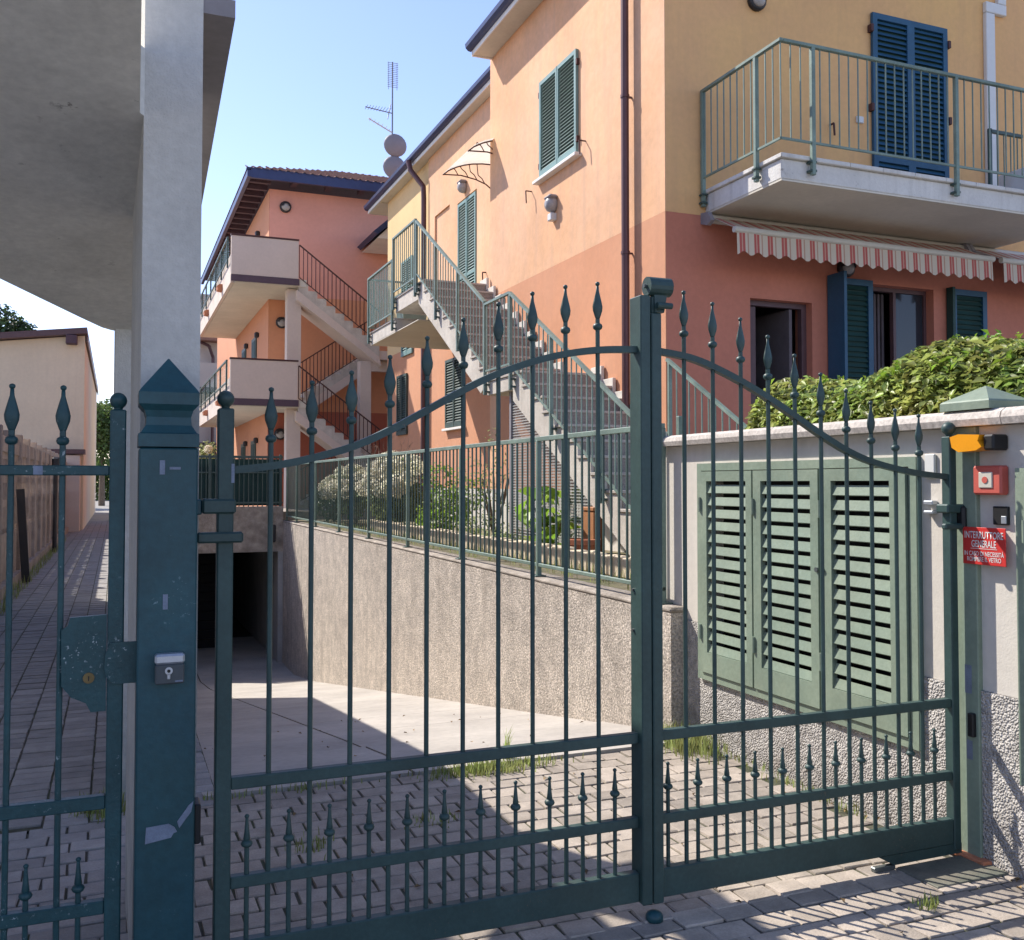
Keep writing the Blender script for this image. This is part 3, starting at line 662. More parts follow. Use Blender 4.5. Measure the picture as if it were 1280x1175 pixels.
# ------------------------------------------------------------------ main house
HX, HY, RX = 5.44, 9.0, 5.95
H = thing('apartment_house', 'peach and ochre rendered apartment house with green shutters and outside stairs', 'house', (9, 9, .8))
def shutter(y0, y1, z0, z1, x, m, parent, n, name='shutter', split=0, lm=None):
    """louvred pair on a wall facing -X"""
    s = MB(); ym = (y0+y1)/2; fr = .055
    hs = [(y0+fr, ym-fr*.8, z0+fr*1.6, z1-fr), (ym+fr*.8, y1-fr, z0+fr*1.6, z1-fr)]
    if split: hs = [(a, b_, c_, d_) for a, b_, *_ in hs for c_, d_ in ((z0+fr*1.6, z0+split), (z0+split+fr, z1-fr))]
    wall_x(s, x-.05, x-.012, y0, y1, z0, z1, hs); o = s.build(name, m, parent)
    sl = MB()
    for a, b_, c_, d_ in hs:
        k = int((d_-c_)/n)
        for i in range(k):
            z = c_+(i+.5)*(d_-c_)/k; sl.prism([(x-.046, z-n*.36), (x-.040, z-n*.40), (x-.014, z+n*.30), (x-.020, z+n*.34)], 'Y', a, b_)
    sl.build('slats', lm or m, o); 
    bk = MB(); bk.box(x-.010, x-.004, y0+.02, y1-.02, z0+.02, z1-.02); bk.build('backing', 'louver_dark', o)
    sm_ = MB(); sm_.box(x-.055, x-.05, ym-.012, ym+.012, z0, z1); sm_.build('meeting_strip', m, o)
    return o
def shutter_y(x0, x1, z0, z1, y, m, parent, n, pair=True, split=0, lm=None, name='shutter'):
    t = MB(); fr = .07; xm = (x0+x1)/2
    sp = [(x0+fr, xm-fr*.8), (xm+fr*.8, x1-fr)] if pair else [(x0+fr, x1-fr)]
    zs = [(z0+fr*1.5, z1-fr)] if not split else [(z0+fr*1.5, z0+split), (z0+split+fr, z1-fr)]
    hs = [(a, b_, c_, d_) for a, b_ in sp for c_, d_ in zs]
    wall_y(t, y-.05, y-.012, x0, x1, z0, z1, hs); o = t.build(name, m, parent); sl = MB()
    for a, b_, c_, d_ in hs:
        k = int((d_-c_)/n)
        for i in range(k):
            z = c_+(i+.5)*(d_-c_)/k; sl.prism([(y-.046, z-n*.36), (y-.040, z-n*.40), (y-.014, z+n*.30), (y-.020, z+n*.34)], 'X', a, b_)
    sl.build('slats', lm or m, o); MB().box(x0+.02, x1-.02, y-.010, y-.004, z0+.02, z1-.02).build('backing', 'louver_dark', o); return o
BZ = 4.52
holes_front = [(6.52, 7.37, 1.36, 3.66), (8.22, 9.20, 1.9, 3.95)]
wall_y(MB(), HY, HY+.3, HX, 14, BZ, 8.6, []).build('front_wall', 'front_up', H)
wall_y(MB(), HY, HY+.3, HX, 14, .8, BZ-.001, holes_front).build('front_wall_band', 'front_low', H)
MB().box(HX-.008, HX-.0005, HY-.004, 14.0, BZ, 8.36).build('side_wall', 'side_up', H)
MB().box(HX-.008, HX-.0005, HY-.004, 14.0, 1.51, BZ-.001).build('side_wall_band', 'side_low', H)
MB().box(HX-.022, HX+.28, HY-.02, 14.0, .7, 1.508).build('plinth', 'plinth', H)
MB().box(HX+.001, HX+.28, HY+.301, 13.999, .8, 8.35).build('inner_wall', 'side_up', H)
MB().box(HX, 12, 14.001, 14.3, 1.5, 8.36).build('return_wall', 'side_up', H)
MB().box(RX, RX+.3, 14.3, 19.15, BZ+.05, 8.3).build('recessed_wall', 'side_up', H)
MB().box(RX, RX+.3, 14.3, 19.15, 1.5, BZ+.049).build('recessed_wall_band', 'side_low', H)
MB().box(RX-.003, RX+.3, 19.152, 22.5, BZ+.05, 8.3).build('yellow_wall', 'yellow', H)
MB().box(RX-.003, RX+.3, 19.152, 22.5, 1.5, BZ+.049).build('yellow_wall_band', 'side_low', H)
MB().box(RX-.02, RX+.3, 14.3, 22.5, .7, 1.498).build('plinth', 'plinth', H)
MB().box(RX+.3, 12, 22.2, 22.5, .7, 8.3).build('end_wall', 'yellow', H)
# rooms behind the openings
MB().box(6.3, 9.5, HY+2.4, HY+2.5, 1.3, 4.2).build('room_back_wall', 'room', H); MB().box(6.2, 9.6, HY+.31, HY+2.5, 1.26, 1.3).build('room_floor', 'room', H)
MB().box(6.2, 9.6, HY+.31, HY+2.5, 4.25, 4.3).build('room_ceiling', 'room', H); MB().box(7.75, 7.85, HY+.31, HY+2.4, 1.3, 4.24).build('room_partition', 'curtain', H); MB().box(6.2, 6.25, HY+.31, HY+2.4, 1.3, 4.24).build('room_side', 'room', H); MB().box(9.55, 9.6, HY+.31, HY+2.4, 1.3, 4.24).build('room_side', 'room', H)
dr = wall_y(MB(), HY+.10, HY+.17, 6.521, 7.369, 1.36, 3.659, [(6.59, 7.30, 1.42, 3.60)]).build('front_door', 'frame_brown', H)
MB().box(7.14, 7.18, HY+.12, HY+.8, 1.42, 3.59).build('door_leaf', 'curtain', dr); MB().box(6.592, 6.68, HY+.125, HY+.15, 1.43, 3.59).build('side_light', 'frame_brown', dr)
wd = wall_y(MB(), HY+.12, HY+.18, 8.221, 9.199, 1.9, 3.949, [(8.26, 8.68, 1.95, 3.90), (8.72, 9.16, 1.95, 3.90)]).build('window', 'frame_brown', H)
b = MB()
for k in range(14): b.box(8.27+k*.03, 8.292+k*.03, HY+.26+.02*(k % 2), HY+.28+.02*(k % 2), 1.95, 3.9)
b.build('curtain', 'curtain', wd)
MB().box(8.721, 9.159, HY+.145, HY+.155, 1.951, 3.899).build('pane', 'glass', wd)
# open blue shutters either side of the window
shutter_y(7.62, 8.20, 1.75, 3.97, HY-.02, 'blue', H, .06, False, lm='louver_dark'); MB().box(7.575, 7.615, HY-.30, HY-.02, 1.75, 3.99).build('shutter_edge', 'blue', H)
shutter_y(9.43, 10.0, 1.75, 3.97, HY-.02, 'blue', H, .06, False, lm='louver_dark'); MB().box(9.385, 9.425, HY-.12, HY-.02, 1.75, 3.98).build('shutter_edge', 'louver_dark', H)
shutter_y(8.26, 9.43, 4.86, 7.19, HY, 'blue', H, .062, True, .55, name='balcony_shutter')
for z in (5.2, 6.0, 6.95):
    for x in (8.24, 9.45): MB().cbox(x-.02, x+.02, HY-.07, HY, z, z+.09, .004).build('hinge', 'iron_brown', H)
# side window shutters with sill, hold-backs
shutter(11.10, 12.27, 5.82, 7.16, HX, 'teal', H, .045)
MB().cbox(HX-.105, HX, 11.02, 12.38, 5.755, 5.80, .005).build('window_sill', 'fascia_white', H)
for y, z in ((10.9, 5.90), (12.62, 5.74)): MB().tube([(HX, y, z), (HX-.10, y, z), (HX-.10, y-.02, z-.18)], .009).build('shutter_hook', 'iron_brown', H)
for y in (11.09, 12.28):
    for z in (5.95, 6.95): MB().cbox(HX-.05, HX, y-.02, y+.02, z, z+.08, .004).build('hinge', 'iron_brown', H)
MB().tube([(7.65, HY, 5.76), (7.65, HY-.07, 5.76), (7.66, HY-.07, 5.62)], .012).build('shutter_hook', 'iron_brown', H); MB().cbox(8.03, 8.13, HY-.03, HY, 5.84, 5.92, .006).build('wall_switch', 'white_plastic', H)
# recessed doors and niche
shutter(16.26, 17.24, 4.76, 6.82, RX, 'teal', H, .05, 'door_shutter', split=.62)
shutter(20.3, 21.15, 4.42, 7.45-.9, RX, 'teal', H, .05, 'door_shutter', split=.62)
MB().box(RX-.03, RX+.002, 17.95, 18.62, 4.9, 4.91).build('niche_threshold', 'side_up', H)
wall_x(MB(), RX-.035, RX-.002, 14.31, 19.13, 4.60, 8.28, [(17.75, 18.70, 4.60, 6.98), (16.22, 17.28, 4.60, 6.86)]).build('thick_render', 'side_up', H)
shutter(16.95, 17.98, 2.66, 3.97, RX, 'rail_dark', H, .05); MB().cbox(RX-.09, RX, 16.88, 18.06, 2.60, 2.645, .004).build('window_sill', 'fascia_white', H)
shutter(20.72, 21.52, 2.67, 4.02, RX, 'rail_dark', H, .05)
MB().cbox(RX-.045, RX-.035, 15.4, 15.5, 5.68, 5.80, .003).build('wall_switch', 'white_plastic', H); MB().tube([(RX-.035, 15.75, 5.25), (RX-.1, 15.75, 5.25), (RX-.1, 15.74, 5.1)], .012).build('shutter_hook', 'iron_brown', H)
# roofs: soffit, white fascia, dark gutter, tiled planes
def eave(x_wall, over, z, y0, y1, nm):
    xe = x_wall-over
    MB().box(xe, x_wall+.3, y0, y1, z, z+.05).build('soffit', 'slab_under', H)
    MB().box(xe-.02, xe-.001, y0-.02, y1+.02, z-.012, z+.10).build('fascia', 'fascia_white', H)
    b = MB(); xg = xe-.022
    b.prism([(xg, z+.06), (xg-.05, z+.07), (xg-.09, z+.11), (xg-.10, z+.17), (xg, z+.17)], 'Y', y0-.06, y1+.06); b.build('gutter', 'gutter', H)
    b = MB(); b.prism([(xe-.06, z+.172), (xe-.06, z+.22), (x_wall+4.5, z+1.9), (x_wall+4.5, z+1.8)], 'Y', y0-.02, y1+.02); b.build('roof', 'tile', H)
eave(HX, .32, 8.31, 8.6, 14.2, 'upper'); eave(RX, .21, 8.285, 14.301, 23.55, 'lower')
MB().box(RX-.21, RX+.3, 23.56, 23.58, 8.27, 8.5).build('verge_board', 'fascia_white', H); MB().box(HX-.34, HX+1.5, 14.201, 14.23, 8.29, 8.45).build('verge_board', 'fascia_white', H)
MB().box(RX-.20, 12, 22.501, 23.55, 8.262, 8.283).build('gable_soffit', 'slab_under', H)
# down pipes
def pipe(pts, r, name='downpipe'):
    o = MB().tube(pts, r, 12).build(name, 'pipe', H, smooth=False); return o
pipe([(HX-.095, 9.72, 1.0), (HX-.095, 9.72, 8.35)], .045)
for z in (2.3, 4.2, 6.0, 7.7): MB().cyl((HX-.095, 9.72, z), (HX-.095, 9.72, z+.035), .053, .053, 12).build('pipe_clip', 'pipe', H); MB().box(HX-.06, HX, 9.71, 9.73, z+.005, z+.025).build('pipe_bracket', 'pipe', H)
pipe([(RX-.33, 19.6, 8.36), (RX-.30, 19.55, 8.15), (RX-.10, 19.28, 7.75), (RX-.10, 19.25, 7.5), (RX-.10, 19.25, 1.2)], .055)
# white cable duct on the front
MB().cbox(10.07, 10.22, HY-.06, HY, 4.8, 7.52, .008).build('cable_duct', 'white_plastic', H); MB().cbox(10.07, 10.42, HY-.062, HY, 7.525, 7.66, .008).build('cable_duct', 'white_plastic', H)
MB().cbox(10.28, 10.42, HY-.06, HY, 7.665, 8.4, .008).build('cable_duct', 'white_plastic', H)

def wall_lamp(label, p, face, s=1.0, group='round wall lamps'):
    t = thing('wall_lamp', label, 'lamp', p, group); ax = {'-X': 'X', '-Y': 'Y'}[face]; sg_ = -1
    n = 16
    MB().lathe(p, [(0, .11*s), (-.03*s, .115*s), (-.06*s, .11*s), (-.07*s, .085*s)], n, axis=ax).build('housing', 'lamp_body', t, smooth=True)
    MB().lathe(p, [(-.062*s, .088*s), (-.085*s, .08*s), (-.11*s, .055*s), (-.12*s, .01*s)], n, axis=ax).build('glass', 'lamp_glass', t, smooth=True)
    b = MB()
    prof = [(-.064*s, .098*s), (-.10*s, .092*s), (-.125*s, .066*s), (-.125*s, .05*s)]
    # upper half hood
    vs = []; fs = []; m_ = 9
    for z_, r_ in prof:
        for i in range(m_):
            a = math.pi*i/(m_-1); u_, w_ = r_*math.cos(a), r_*math.sin(a)
            vs.append((p[0]+z_, p[1]+u_, p[2]+w_) if ax == 'X' else (p[0]+u_, p[1]+z_, p[2]+w_))
    for j in range(len(prof)-1):
        for i in range(m_-1): fs.append((j*m_+i, j*m_+i+1, (j+1)*m_+i+1, (j+1)*m_+i))
    b.add(vs, fs); b.build('hood', 'lamp_body', t, smooth=True); return t
wall_lamp('round black lamp high on the ochre front above the balcony', (6.62, HY, 7.02), '-Y')
wall_lamp('round lamp half hidden under the striped awning', (7.84, HY, 4.10), '-Y')
t = thing('bulkhead_lamp', 'grey bulkhead lamp below the side window shutters', 'lamp', (HX, 11.84, 5.3)); MB().lathe((HX, 11.84, 5.34), [(0, .095), (-.04, .10), (-.10, .09), (-.14, .05), (-.145, .01)], 14, 1.1, 'X').build('glass', 'lamp_glass', t, smooth=True)
MB().cbox(HX-.13, HX, 11.74, 11.94, 5.41, 5.46, .02).build('hood', 'dish', t); MB().cbox(HX-.09, HX, 11.78, 11.9, 5.12, 5.22, .01).build('junction_box', 'white_plastic', t)
t = thing('bulkhead_lamp', 'grey bulkhead lamp above the upper teal door shutter', 'lamp', (RX-.035, 16.85, 7.05)); MB().lathe((RX-.035, 16.85, 7.05), [(0, .095), (-.04, .10), (-.10, .09), (-.14, .05), (-.145, .01)], 14, 1.1, 'X').build('glass', 'lamp_glass', t, smooth=True); MB().cbox(RX-.17, RX-.035, 16.74, 16.96, 7.12, 7.17, .02).build('hood', 'dish', t)
# glass door canopy
t = thing('door_canopy', 'curved clear door canopy on scrolled iron brackets above the landing', 'canopy', (RX, 17.2, 7.4))
arc = [(5.03, 6.775), (5.13, 6.86), (5.28, 6.94), (5.42, 6.99), (5.56, 7.025), (5.74, 7.05), (5.91, 7.055)]
b = MB()
for (x0, z0), (x1, z1) in zip(arc, arc[1:]): b.add([(x0, 14.12, z0+.01), (x1, 14.12, z1+.01), (x1, 15.5, z1+.01), (x0, 15.5, z0+.01)], [(0, 1, 2, 3)])
b.build('sheet', 'canopy_glass', t)
for y in (14.2, 15.46):
    b = MB().tube([(x, y, z-.006) for x, z in arc], .012, 6)
    low = [(5.05, 6.78), (5.35, 6.80), (5.62, 6.76), (5.80, 6.70), (5.91, 6.62)]
    b.tube([(x, y, z) for x, z in low], .011, 6); b.tube([(5.91, y, 7.06), (5.91, y, 6.45)], .014, 6)
    for q, (x, z) in enumerate(((5.30, 6.80), (5.48, 6.785), (5.64, 6.755), (5.78, 6.71))): b.tube([(x, y, z), (x-.05, y, z+.08), (x-.12, y, z+.13), (x-.14, y, float(np.interp(x-.14, [p_[0] for p_ in arc], [p_[1] for p_ in arc]))-.01)], .008, 6)
    b.build('bracket', 'iron_brown', t)

# ------------------------------------------------------------------ front balcony
BX0, BX1, BY = 5.94, 10.15, 7.68
B = thing('front_balcony', 'white edged front balcony with green bar railing over the awning', 'balcony', (8, 8.3, 4.5))
MB().box(BX0, BX1, BY, HY, 4.53, 4.545).build('underside', 'slab_under', B)
MB().cbox(BX0-.002, BX1, BY-.002, HY-.002, 4.547, 4.745, .01).build('slab', 'slab_white', B)
x = BX0-.03
while x < BX1: MB().cbox(x, min(x+.42, BX1)-.004, BY-.04, BY+.3, 4.747, 4.79, .005).build('edge_stone', 'slab_white', B); x += .42
y = BY+.302
while y < HY-.05: MB().cbox(BX0-.03, BX0+.3, y, min(y+.42, HY)-.004, 4.747, 4.79, .005).build('edge_stone', 'slab_white', B); y += .42
rx, ry = BX0-.05, BY-.06
rl = MB().cbox(rx-.022, rx+.022, ry-.022, HY-.02, 5.855, 5.89, .005).build('side_handrail', 'rail', B)
MB().cbox(rx-.01, rx+.01, ry, HY-.02, 4.905, 4.93, .003).build('side_bottom_rail', 'rail', B)
MB().cbox(rx+.023, BX1, ry-.022, ry+.022, 5.855, 5.89, .005).build('front_handrail', 'rail', B); MB().cbox(rx, BX1, ry-.01, ry+.01, 4.905, 4.93, .003).build('front_bottom_rail', 'rail', B)
pm = mesh_of(MB().cbox(-.022, .022, -.022, .022, 0, 1.26, .004), 'post', 'rail'); bm_ = mesh_of(MB().box(-.0055, .0055, -.0055, .0055, 0, .93), 'baluster', 'rail')
for x, y in ((rx, HY-.04), (rx, 8.01), (6.27, ry), (8.13, ry), (9.95, ry)):
    o = inst('post', pm, B, (x, y, 4.60)); MB().cbox(x-.035, x+.035, y-.02 if y == ry else y-.035, y+.07 if y == ry else y+.035, 4.63, 4.655, .004).build('bolt_plate', 'rail_dark', B); MB().cbox(x-.035, x+.035, y-.02 if y == ry else y-.035, y+.07 if y == ry else y+.035, 4.72, 4.74, .004).build('bolt_plate', 'rail_dark', B)
y = ry
while y < HY-.08:
    if abs(y-8.01) > .05: inst('baluster', bm_, B, (rx, y, 4.93))
    y += .118
x = rx+.118
while x < BX1:
    if min(abs(x-p_) for p_ in (6.27, 8.13, 9.95)) > .045: inst('baluster', bm_, B, (x, ry, 4.93))
    x += .118
d = MB(); d.cbox(9.62, 10.15, 8.50, 8.54, 5.78, 5.82, .004); d.cbox(9.62, 10.15, 8.51, 8.53, 4.9, 4.92, .003); d.cbox(9.60, 9.64, 8.5, 8.54, 4.79, 5.83, .004); d.build('dividing_rail', 'rail_dark', B)
for k in range(4): inst('baluster', bm_, B, (9.74+k*.11, 8.52, 4.9))
MB().cbox(9.95, 10.14, 8.3, 8.7, 4.80, 5.35, .01).build('appliance', 'white_plastic', B)

# ------------------------------------------------------------------ awnings
def awning(label, x0, x1):
    t = thing('awning', label, 'awning', ((x0+x1)/2, 8.7, 4.2), 'striped awnings'); yb, zb = 8.46, 4.235
    b = MB(); nx = 60
    for i in range(nx):
        xa, xb = x0+.03+(x1-x0-.06)*i/nx, x0+.03+(x1-x0-.06)*(i+1)/nx
        b.add([(xa, HY-.06, 4.50), (xb, HY-.06, 4.50), (xb, yb, zb+.02), (xa, yb, zb+.02)], [(0, 1, 2, 3)])
    b.build('canvas', 'awning', t, recalc=False)
    v = MB(); n = int((x1-x0)/.033)
    for i in range(n):
        def P(k):
            x = x0+.03+(x1-x0-.06)*k/n; yy_ = yb-.035+.008*math.sin(x*9); return x, yy_, zb-.245-.022*math.cos(2*math.pi*x/.18)
        (xa, ya, za), (xb, yb2, zb2) = P(i), P(i+1)
        v.add([(xa, ya+.01, zb-.02), (xb, yb2+.01, zb-.02), (xb, yb2, zb2), (xa, ya, za)], [(0, 1, 2, 3)])
    v.build('valance', 'awning', t, recalc=False)
    MB().cyl((x0, yb-.02, zb), (x1, yb-.02, zb), .034, .034, 10).build('front_bar', 'awning_bar', t)
    MB().cyl((x0-.02, HY-.07, 4.47), (x1+.02, HY-.07, 4.47), .05, .05, 10).build('roller', 'awning_bar', t)
    for x in (x0-.04, x1+.02): MB().prism([(HY, 4.54), (HY-.14, 4.52), (HY-.2, 4.42), (HY-.12, 4.38), (HY, 4.42)], 'X', x, x+.05).build('end_bracket', 'dish', t)
    for x in (x0+.5, x1-.5): MB().tube([(x, HY-.06, 4.42), (x+.3, 8.72, 4.33), (x+.05, yb, zb)], .016, 6).build('folding_arm', 'dish', t)
awning('red and cream striped awning under the front balcony', 5.92, 9.56)
awning('short end of a striped awning at the right picture edge', 9.68, 12.5)

# ------------------------------------------------------------------ outside staircase
S = thing('outside_staircase', 'granite outside staircase with green bar railing climbing the peach house side', 'staircase', (4.9, 10, .8))
SX0, SX1 = 4.36, HX-.03
def flight(y0, z0, n, tr, ri, x0, x1):
    """rises towards +Y; z0 is the level below the first riser"""
    prof = [(y0, z0)]
    for k in range(n):
        prof += [(y0+k*tr, z0+(k+1)*ri), (y0+(k+1)*tr, z0+(k+1)*ri)]
    ye, ze = y0+n*tr, z0+n*ri
    prof += [(ye, ze-.30), (y0+.25, z0-.12)]
    MB().prism([(y, z-.03) for y, z in prof], 'X', x0+.012, x1).build('flight', 'stair_side', S)
    for k in range(n):
        MB().cbox(x0-.008, x1, y0+k*tr-.025, y0+(k+1)*tr-.004, z0+(k+1)*ri-.029, z0+(k+1)*ri, .004).build('tread', 'tread', S)
        MB().box(x0+.05, x1-.002, y0+k*tr-.012, y0+k*tr+.004, z0+k*ri+.001, z0+(k+1)*ri-.03).build('riser', 'granite', S)
        MB().cbox(x1-.03, x1+.012, y0+k*tr-.04, y0+(k+1)*tr-.05, z0+(k+1)*ri-.1, z0+(k+1)*ri+.095, .004).build('skirting', 'skirting', S)
n1, tr, ri = 12, .292, .1725
Y1, Z1 = 7.22, .84
flight(Y1, Z1, n1, tr, ri, SX0, SX1)
YL, ZL = Y1+n1*tr, Z1+n1*ri        # mid landing
MB().cbox(SX0+.01, SX1, YL, YL+.86, ZL-.20, ZL-.031, .004).build('landing', 'stair_side', S); MB().cbox(SX0-.008, SX1, YL-.025, YL+.85, ZL-.03, ZL, .004).build('landing_stone', 'tread', S)
n2 = 10; Y2 = YL+.86; ri2 = (4.74-ZL)/n2; tr2 = (14.65-Y2)/n2
flight(Y2, ZL, n2, tr2, ri2, SX0, SX1)
ZT = 4.74
# upper landing, two steps down to the lower one
LX0 = 4.36
MB().cbox(LX0+.01, RX-.04, 14.652, 16.0, ZT-.26, ZT-.031, .004).build('landing', 'stair_side', S); MB().cbox(LX0-.008, RX-.04, 14.625, 16.0, ZT-.03, ZT, .004).build('landing_stone', 'tread', S)
MB().cbox(LX0+.01, RX-.04, 16.002, 17.75, 4.17, 4.369, .004).build('landing', 'stair_side', S); MB().cbox(LX0-.008, RX-.04, 16.0, 17.75, 4.37, 4.40, .004).build('landing_stone', 'tread', S)
MB().box(LX0+.012, RX-.05, 14.66, 17.74, 4.155, 4.168).build('soffit', 'slab_under', S)
# railings
def railing(pts, x, h, posts_at, spacing=.118, base=-.22, lower=.08):
    """pts: (y, z floor) polyline along the outer edge"""
    ys = [p_[0] for p_ in pts]; zf = lambda y: float(np.interp(y, ys, [p_[1] for p_ in pts]))
    hr = MB(); lr = MB()
    for (ya, za), (yb, zb) in zip(pts, pts[1:]):
        hr.bar((x, ya, za+h), (x, yb, zb+h), .042, .03); lr.bar((x, ya, za+lower), (x, yb, zb+lower), .02, .022)
    hr.build('handrail', 'rail', S); lr.build('bottom_rail', 'rail', S)
    for y in posts_at: MB().cbox(x-.02, x+.02, y-.02, y+.02, zf(y)+base, zf(y)+h-.012, .004).build('post', 'rail', S); MB().cbox(x-.005, x+.07, y-.035, y+.035, zf(y)+base+.03, zf(y)+base+.05, .003).build('bolt_plate', 'rail_dark', S); MB().cbox(x-.005, x+.07, y-.035, y+.035, zf(y)+base+.12, zf(y)+base+.14, .003).build('bolt_plate', 'rail_dark', S)
    y = ys[0]+.06
    while y < ys[-1]-.02:
        if min(abs(y-q) for q in posts_at) > .035: MB().box(x-.006, x+.006, y-.006, y+.006, zf(y)+lower, zf(y)+h-.01).build('baluster', 'rail', S)
        y += spacing
RX_ = SX0-.045
nose = lambda y: None
railing([(Y1-.05, Z1+.12), (YL-.04, ZL+.02)], RX_, .93, [Y1+.02, 8.35, 9.5, YL-.06])
railing([(YL-.04, ZL+.02), (Y2-.05, ZL+.02)], RX_, .93, [Y2-.06])
railing([(Y2-.05, ZL+.08), (14.6, ZT+.06)], RX_, .90, [12.6, 13.6, 14.58])
railing([(14.62, ZT), (15.98, ZT)], RX_, .99, [14.66, 15.95])
railing([(16.0, 4.40), (17.72, 4.40)], RX_, .98, [16.02, 17.70])
MB().box(RX_-.003, RX_+.003, 16.04, 17.68, 4.5, 5.34).build('wind_panel', 'green_panel', S)
# inner rail beyond the house corner, and far end rail of the landing
rr = HX-.02
railing([(Y1-.05, Z1+.12), (8.95, Z1+.12+(8.95-Y1)*ri/tr)], rr, .93, [Y1+.02, 8.1, 8.9], base=-.05)
hb = MB(); hb.bar((RX_, 17.72, 5.38), (RX-.1, 17.72, 5.38), .042, .03); hb.bar((RX_, 17.72, 4.48), (RX-.1, 17.72, 4.48), .02, .02); hb.build('end_rail', 'rail', S)
x = RX_+.1
while x < RX-.15: MB().box(x-.006, x+.006, 17.714, 17.726, 4.48, 5.37).build('baluster', 'rail', S); x += .118
MB().box(RX_+.03, RX-.15, 17.735, 17.742, 4.48, 5.36).build('wind_panel', 'green_panel', S)
b = thing('pale_bin', 'pale green plastic bin on the upper landing behind the railing', 'bin', (5.0, 17.2, 4.4)); MB().lathe((5.0, 17.2, 4.41), [(0, .2), (.55, .25), (.56, .28), (.62, .28), (.64, .2)], square=True).build('body', 'rail', b)
# lattice screen under the stairs
la = thing('lattice_screen', 'grey metal mesh screen closing the space under the stairs', 'screen', (4.5, 9.9, .8))
b = MB()
for k in range(60):
    z = .85+k*.033; yy0 = max(8.7, Y1+.45+(z-Z1+.05)*tr/ri)
    if yy0 < 11.0: b.bar((4.47, yy0, z), (4.47, 11.0, z), .006, .011)
for k in range(58):
    y = 8.8+k*.038; zt = min(2.75, Z1-.2+(y-Y1-.3)*ri/tr); b.bar((4.478, y, .82), (4.478, y, zt), .006, .011, (0, 1, 0))
b.build('mesh_sheet', 'lattice', la); MB().cbox(4.45, 4.5, 10.98, 11.04, .8, 2.75, .004).build('post', 'dish', la)

# wire mesh fence on the terrace corner
t = thing('terrace_mesh_fence', 'green post and wire mesh fence between the stairs and the hedge', 'fence', (5.4, 6.5, .8))
MB().cbox(3.58, 3.62, 5.76, 5.80, .8, 2.06, .004).build('post', 'rail', t); MB().cbox(5.50, 5.54, 5.6, 5.64, 1.25, 2.35, .004).build('post', 'rail', t)
b = MB()
for k in range(9): b.bar((5.53, 5.62, 1.4+k*.1), (8.4, 5.62, 1.4+k*.1), .006, .006)
for k in range(22): b.bar((5.6+k*.13, 5.62, 1.36), (5.6+k*.13, 5.62, 2.24), .006, .006)
b.build('mesh_sheet', 'rail_dark', t)

# ------------------------------------------------------------------ far salmon house with dogleg stairs
F = thing('salmon_house', 'salmon coloured house with tiled hip roof and cream balconies behind the ramp', 'house', (6, 26, 1))
FX, FY = 3.67, 26.0
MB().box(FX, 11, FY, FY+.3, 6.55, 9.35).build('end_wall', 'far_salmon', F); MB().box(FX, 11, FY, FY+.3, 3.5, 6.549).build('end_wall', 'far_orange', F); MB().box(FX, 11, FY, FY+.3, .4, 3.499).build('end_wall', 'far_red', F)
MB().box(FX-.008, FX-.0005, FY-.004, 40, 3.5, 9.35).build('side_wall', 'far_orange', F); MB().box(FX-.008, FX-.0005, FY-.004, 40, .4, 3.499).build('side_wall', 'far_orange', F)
# roof
ez = 9.42
MB().box(3.02, 3.12, 25.35, 40, ez, ez+.17).build('gutter', 'gutter', F); MB().box(3.121, 11, 25.35, 25.45, ez-.02, ez+.19).build('gutter', 'gutter', F)
MB().box(3.14, 11, 25.46, 40, ez+.16, ez+.2).build('boarding', 'wood_dark', F)
y = 25.8
while y < 36: MB().box(3.14, FX, y, y+.14, ez+.01, ez+.158).build('rafter', 'wood_dark', F); y += .62
x = 4.2
while x < 9: MB().box(x, x+.14, 25.46, FY, ez+.01, ez+.158).build('rafter', 'wood_dark', F); x += .9
v = []; fc = []; nx_, ny_ = 220, 10
pit = math.tan(R(20.5)); L0 = 25.33
for j in range(ny_+1):
    for kk in (0, 1):
        y = L0+j*.32+(.32 if kk else 0); z = ez+.20+(y-L0)*pit-(0 if kk else -.035)
        for i in range(nx_+1):
            x = 3.0+i*.0425; v.append((x, y, z+.028*math.sin(2*math.pi*x/.21)))
W_ = nx_+1
for r_ in range(2*(ny_+1)-1):
    for i in range(nx_): 
        if i*.0425 >= (r_//2)*.32-.05: fc.append((r_*W_+i, r_*W_+i+1, (r_+1)*W_+i+1, (r_+1)*W_+i))
MB().box(3.0, 11, 25.36, 25.5, ez+.191, ez+.245).build('tile_batten', 'gutter', F)
MB().prism([(6.12, 7.86), (9, 7.86), (9, 8.2), (6.45, 8.2)], 'Y', 24.2, 25.9).build('stair_roof', 'fascia_white', F); MB().prism([(6.0, 8.0), (6.10, 7.93), (6.45, 8.22), (9, 8.22), (9, 8.32), (6.35, 8.32)], 'Y', 24.1, 25.95).build('stair_roof_edge', 'gutter', F)
fast('tiles', v, fc, 'tile', F, 'stuff')
MB().add([(3.0, 25.33, ez+.2), (3.0, 40, ez+.2), (6.7, 40, ez+1.55), (6.7, 29.0, ez+1.55)], [(0, 1, 2, 3)]).build('side_roof', 'tile', F, recalc=False)
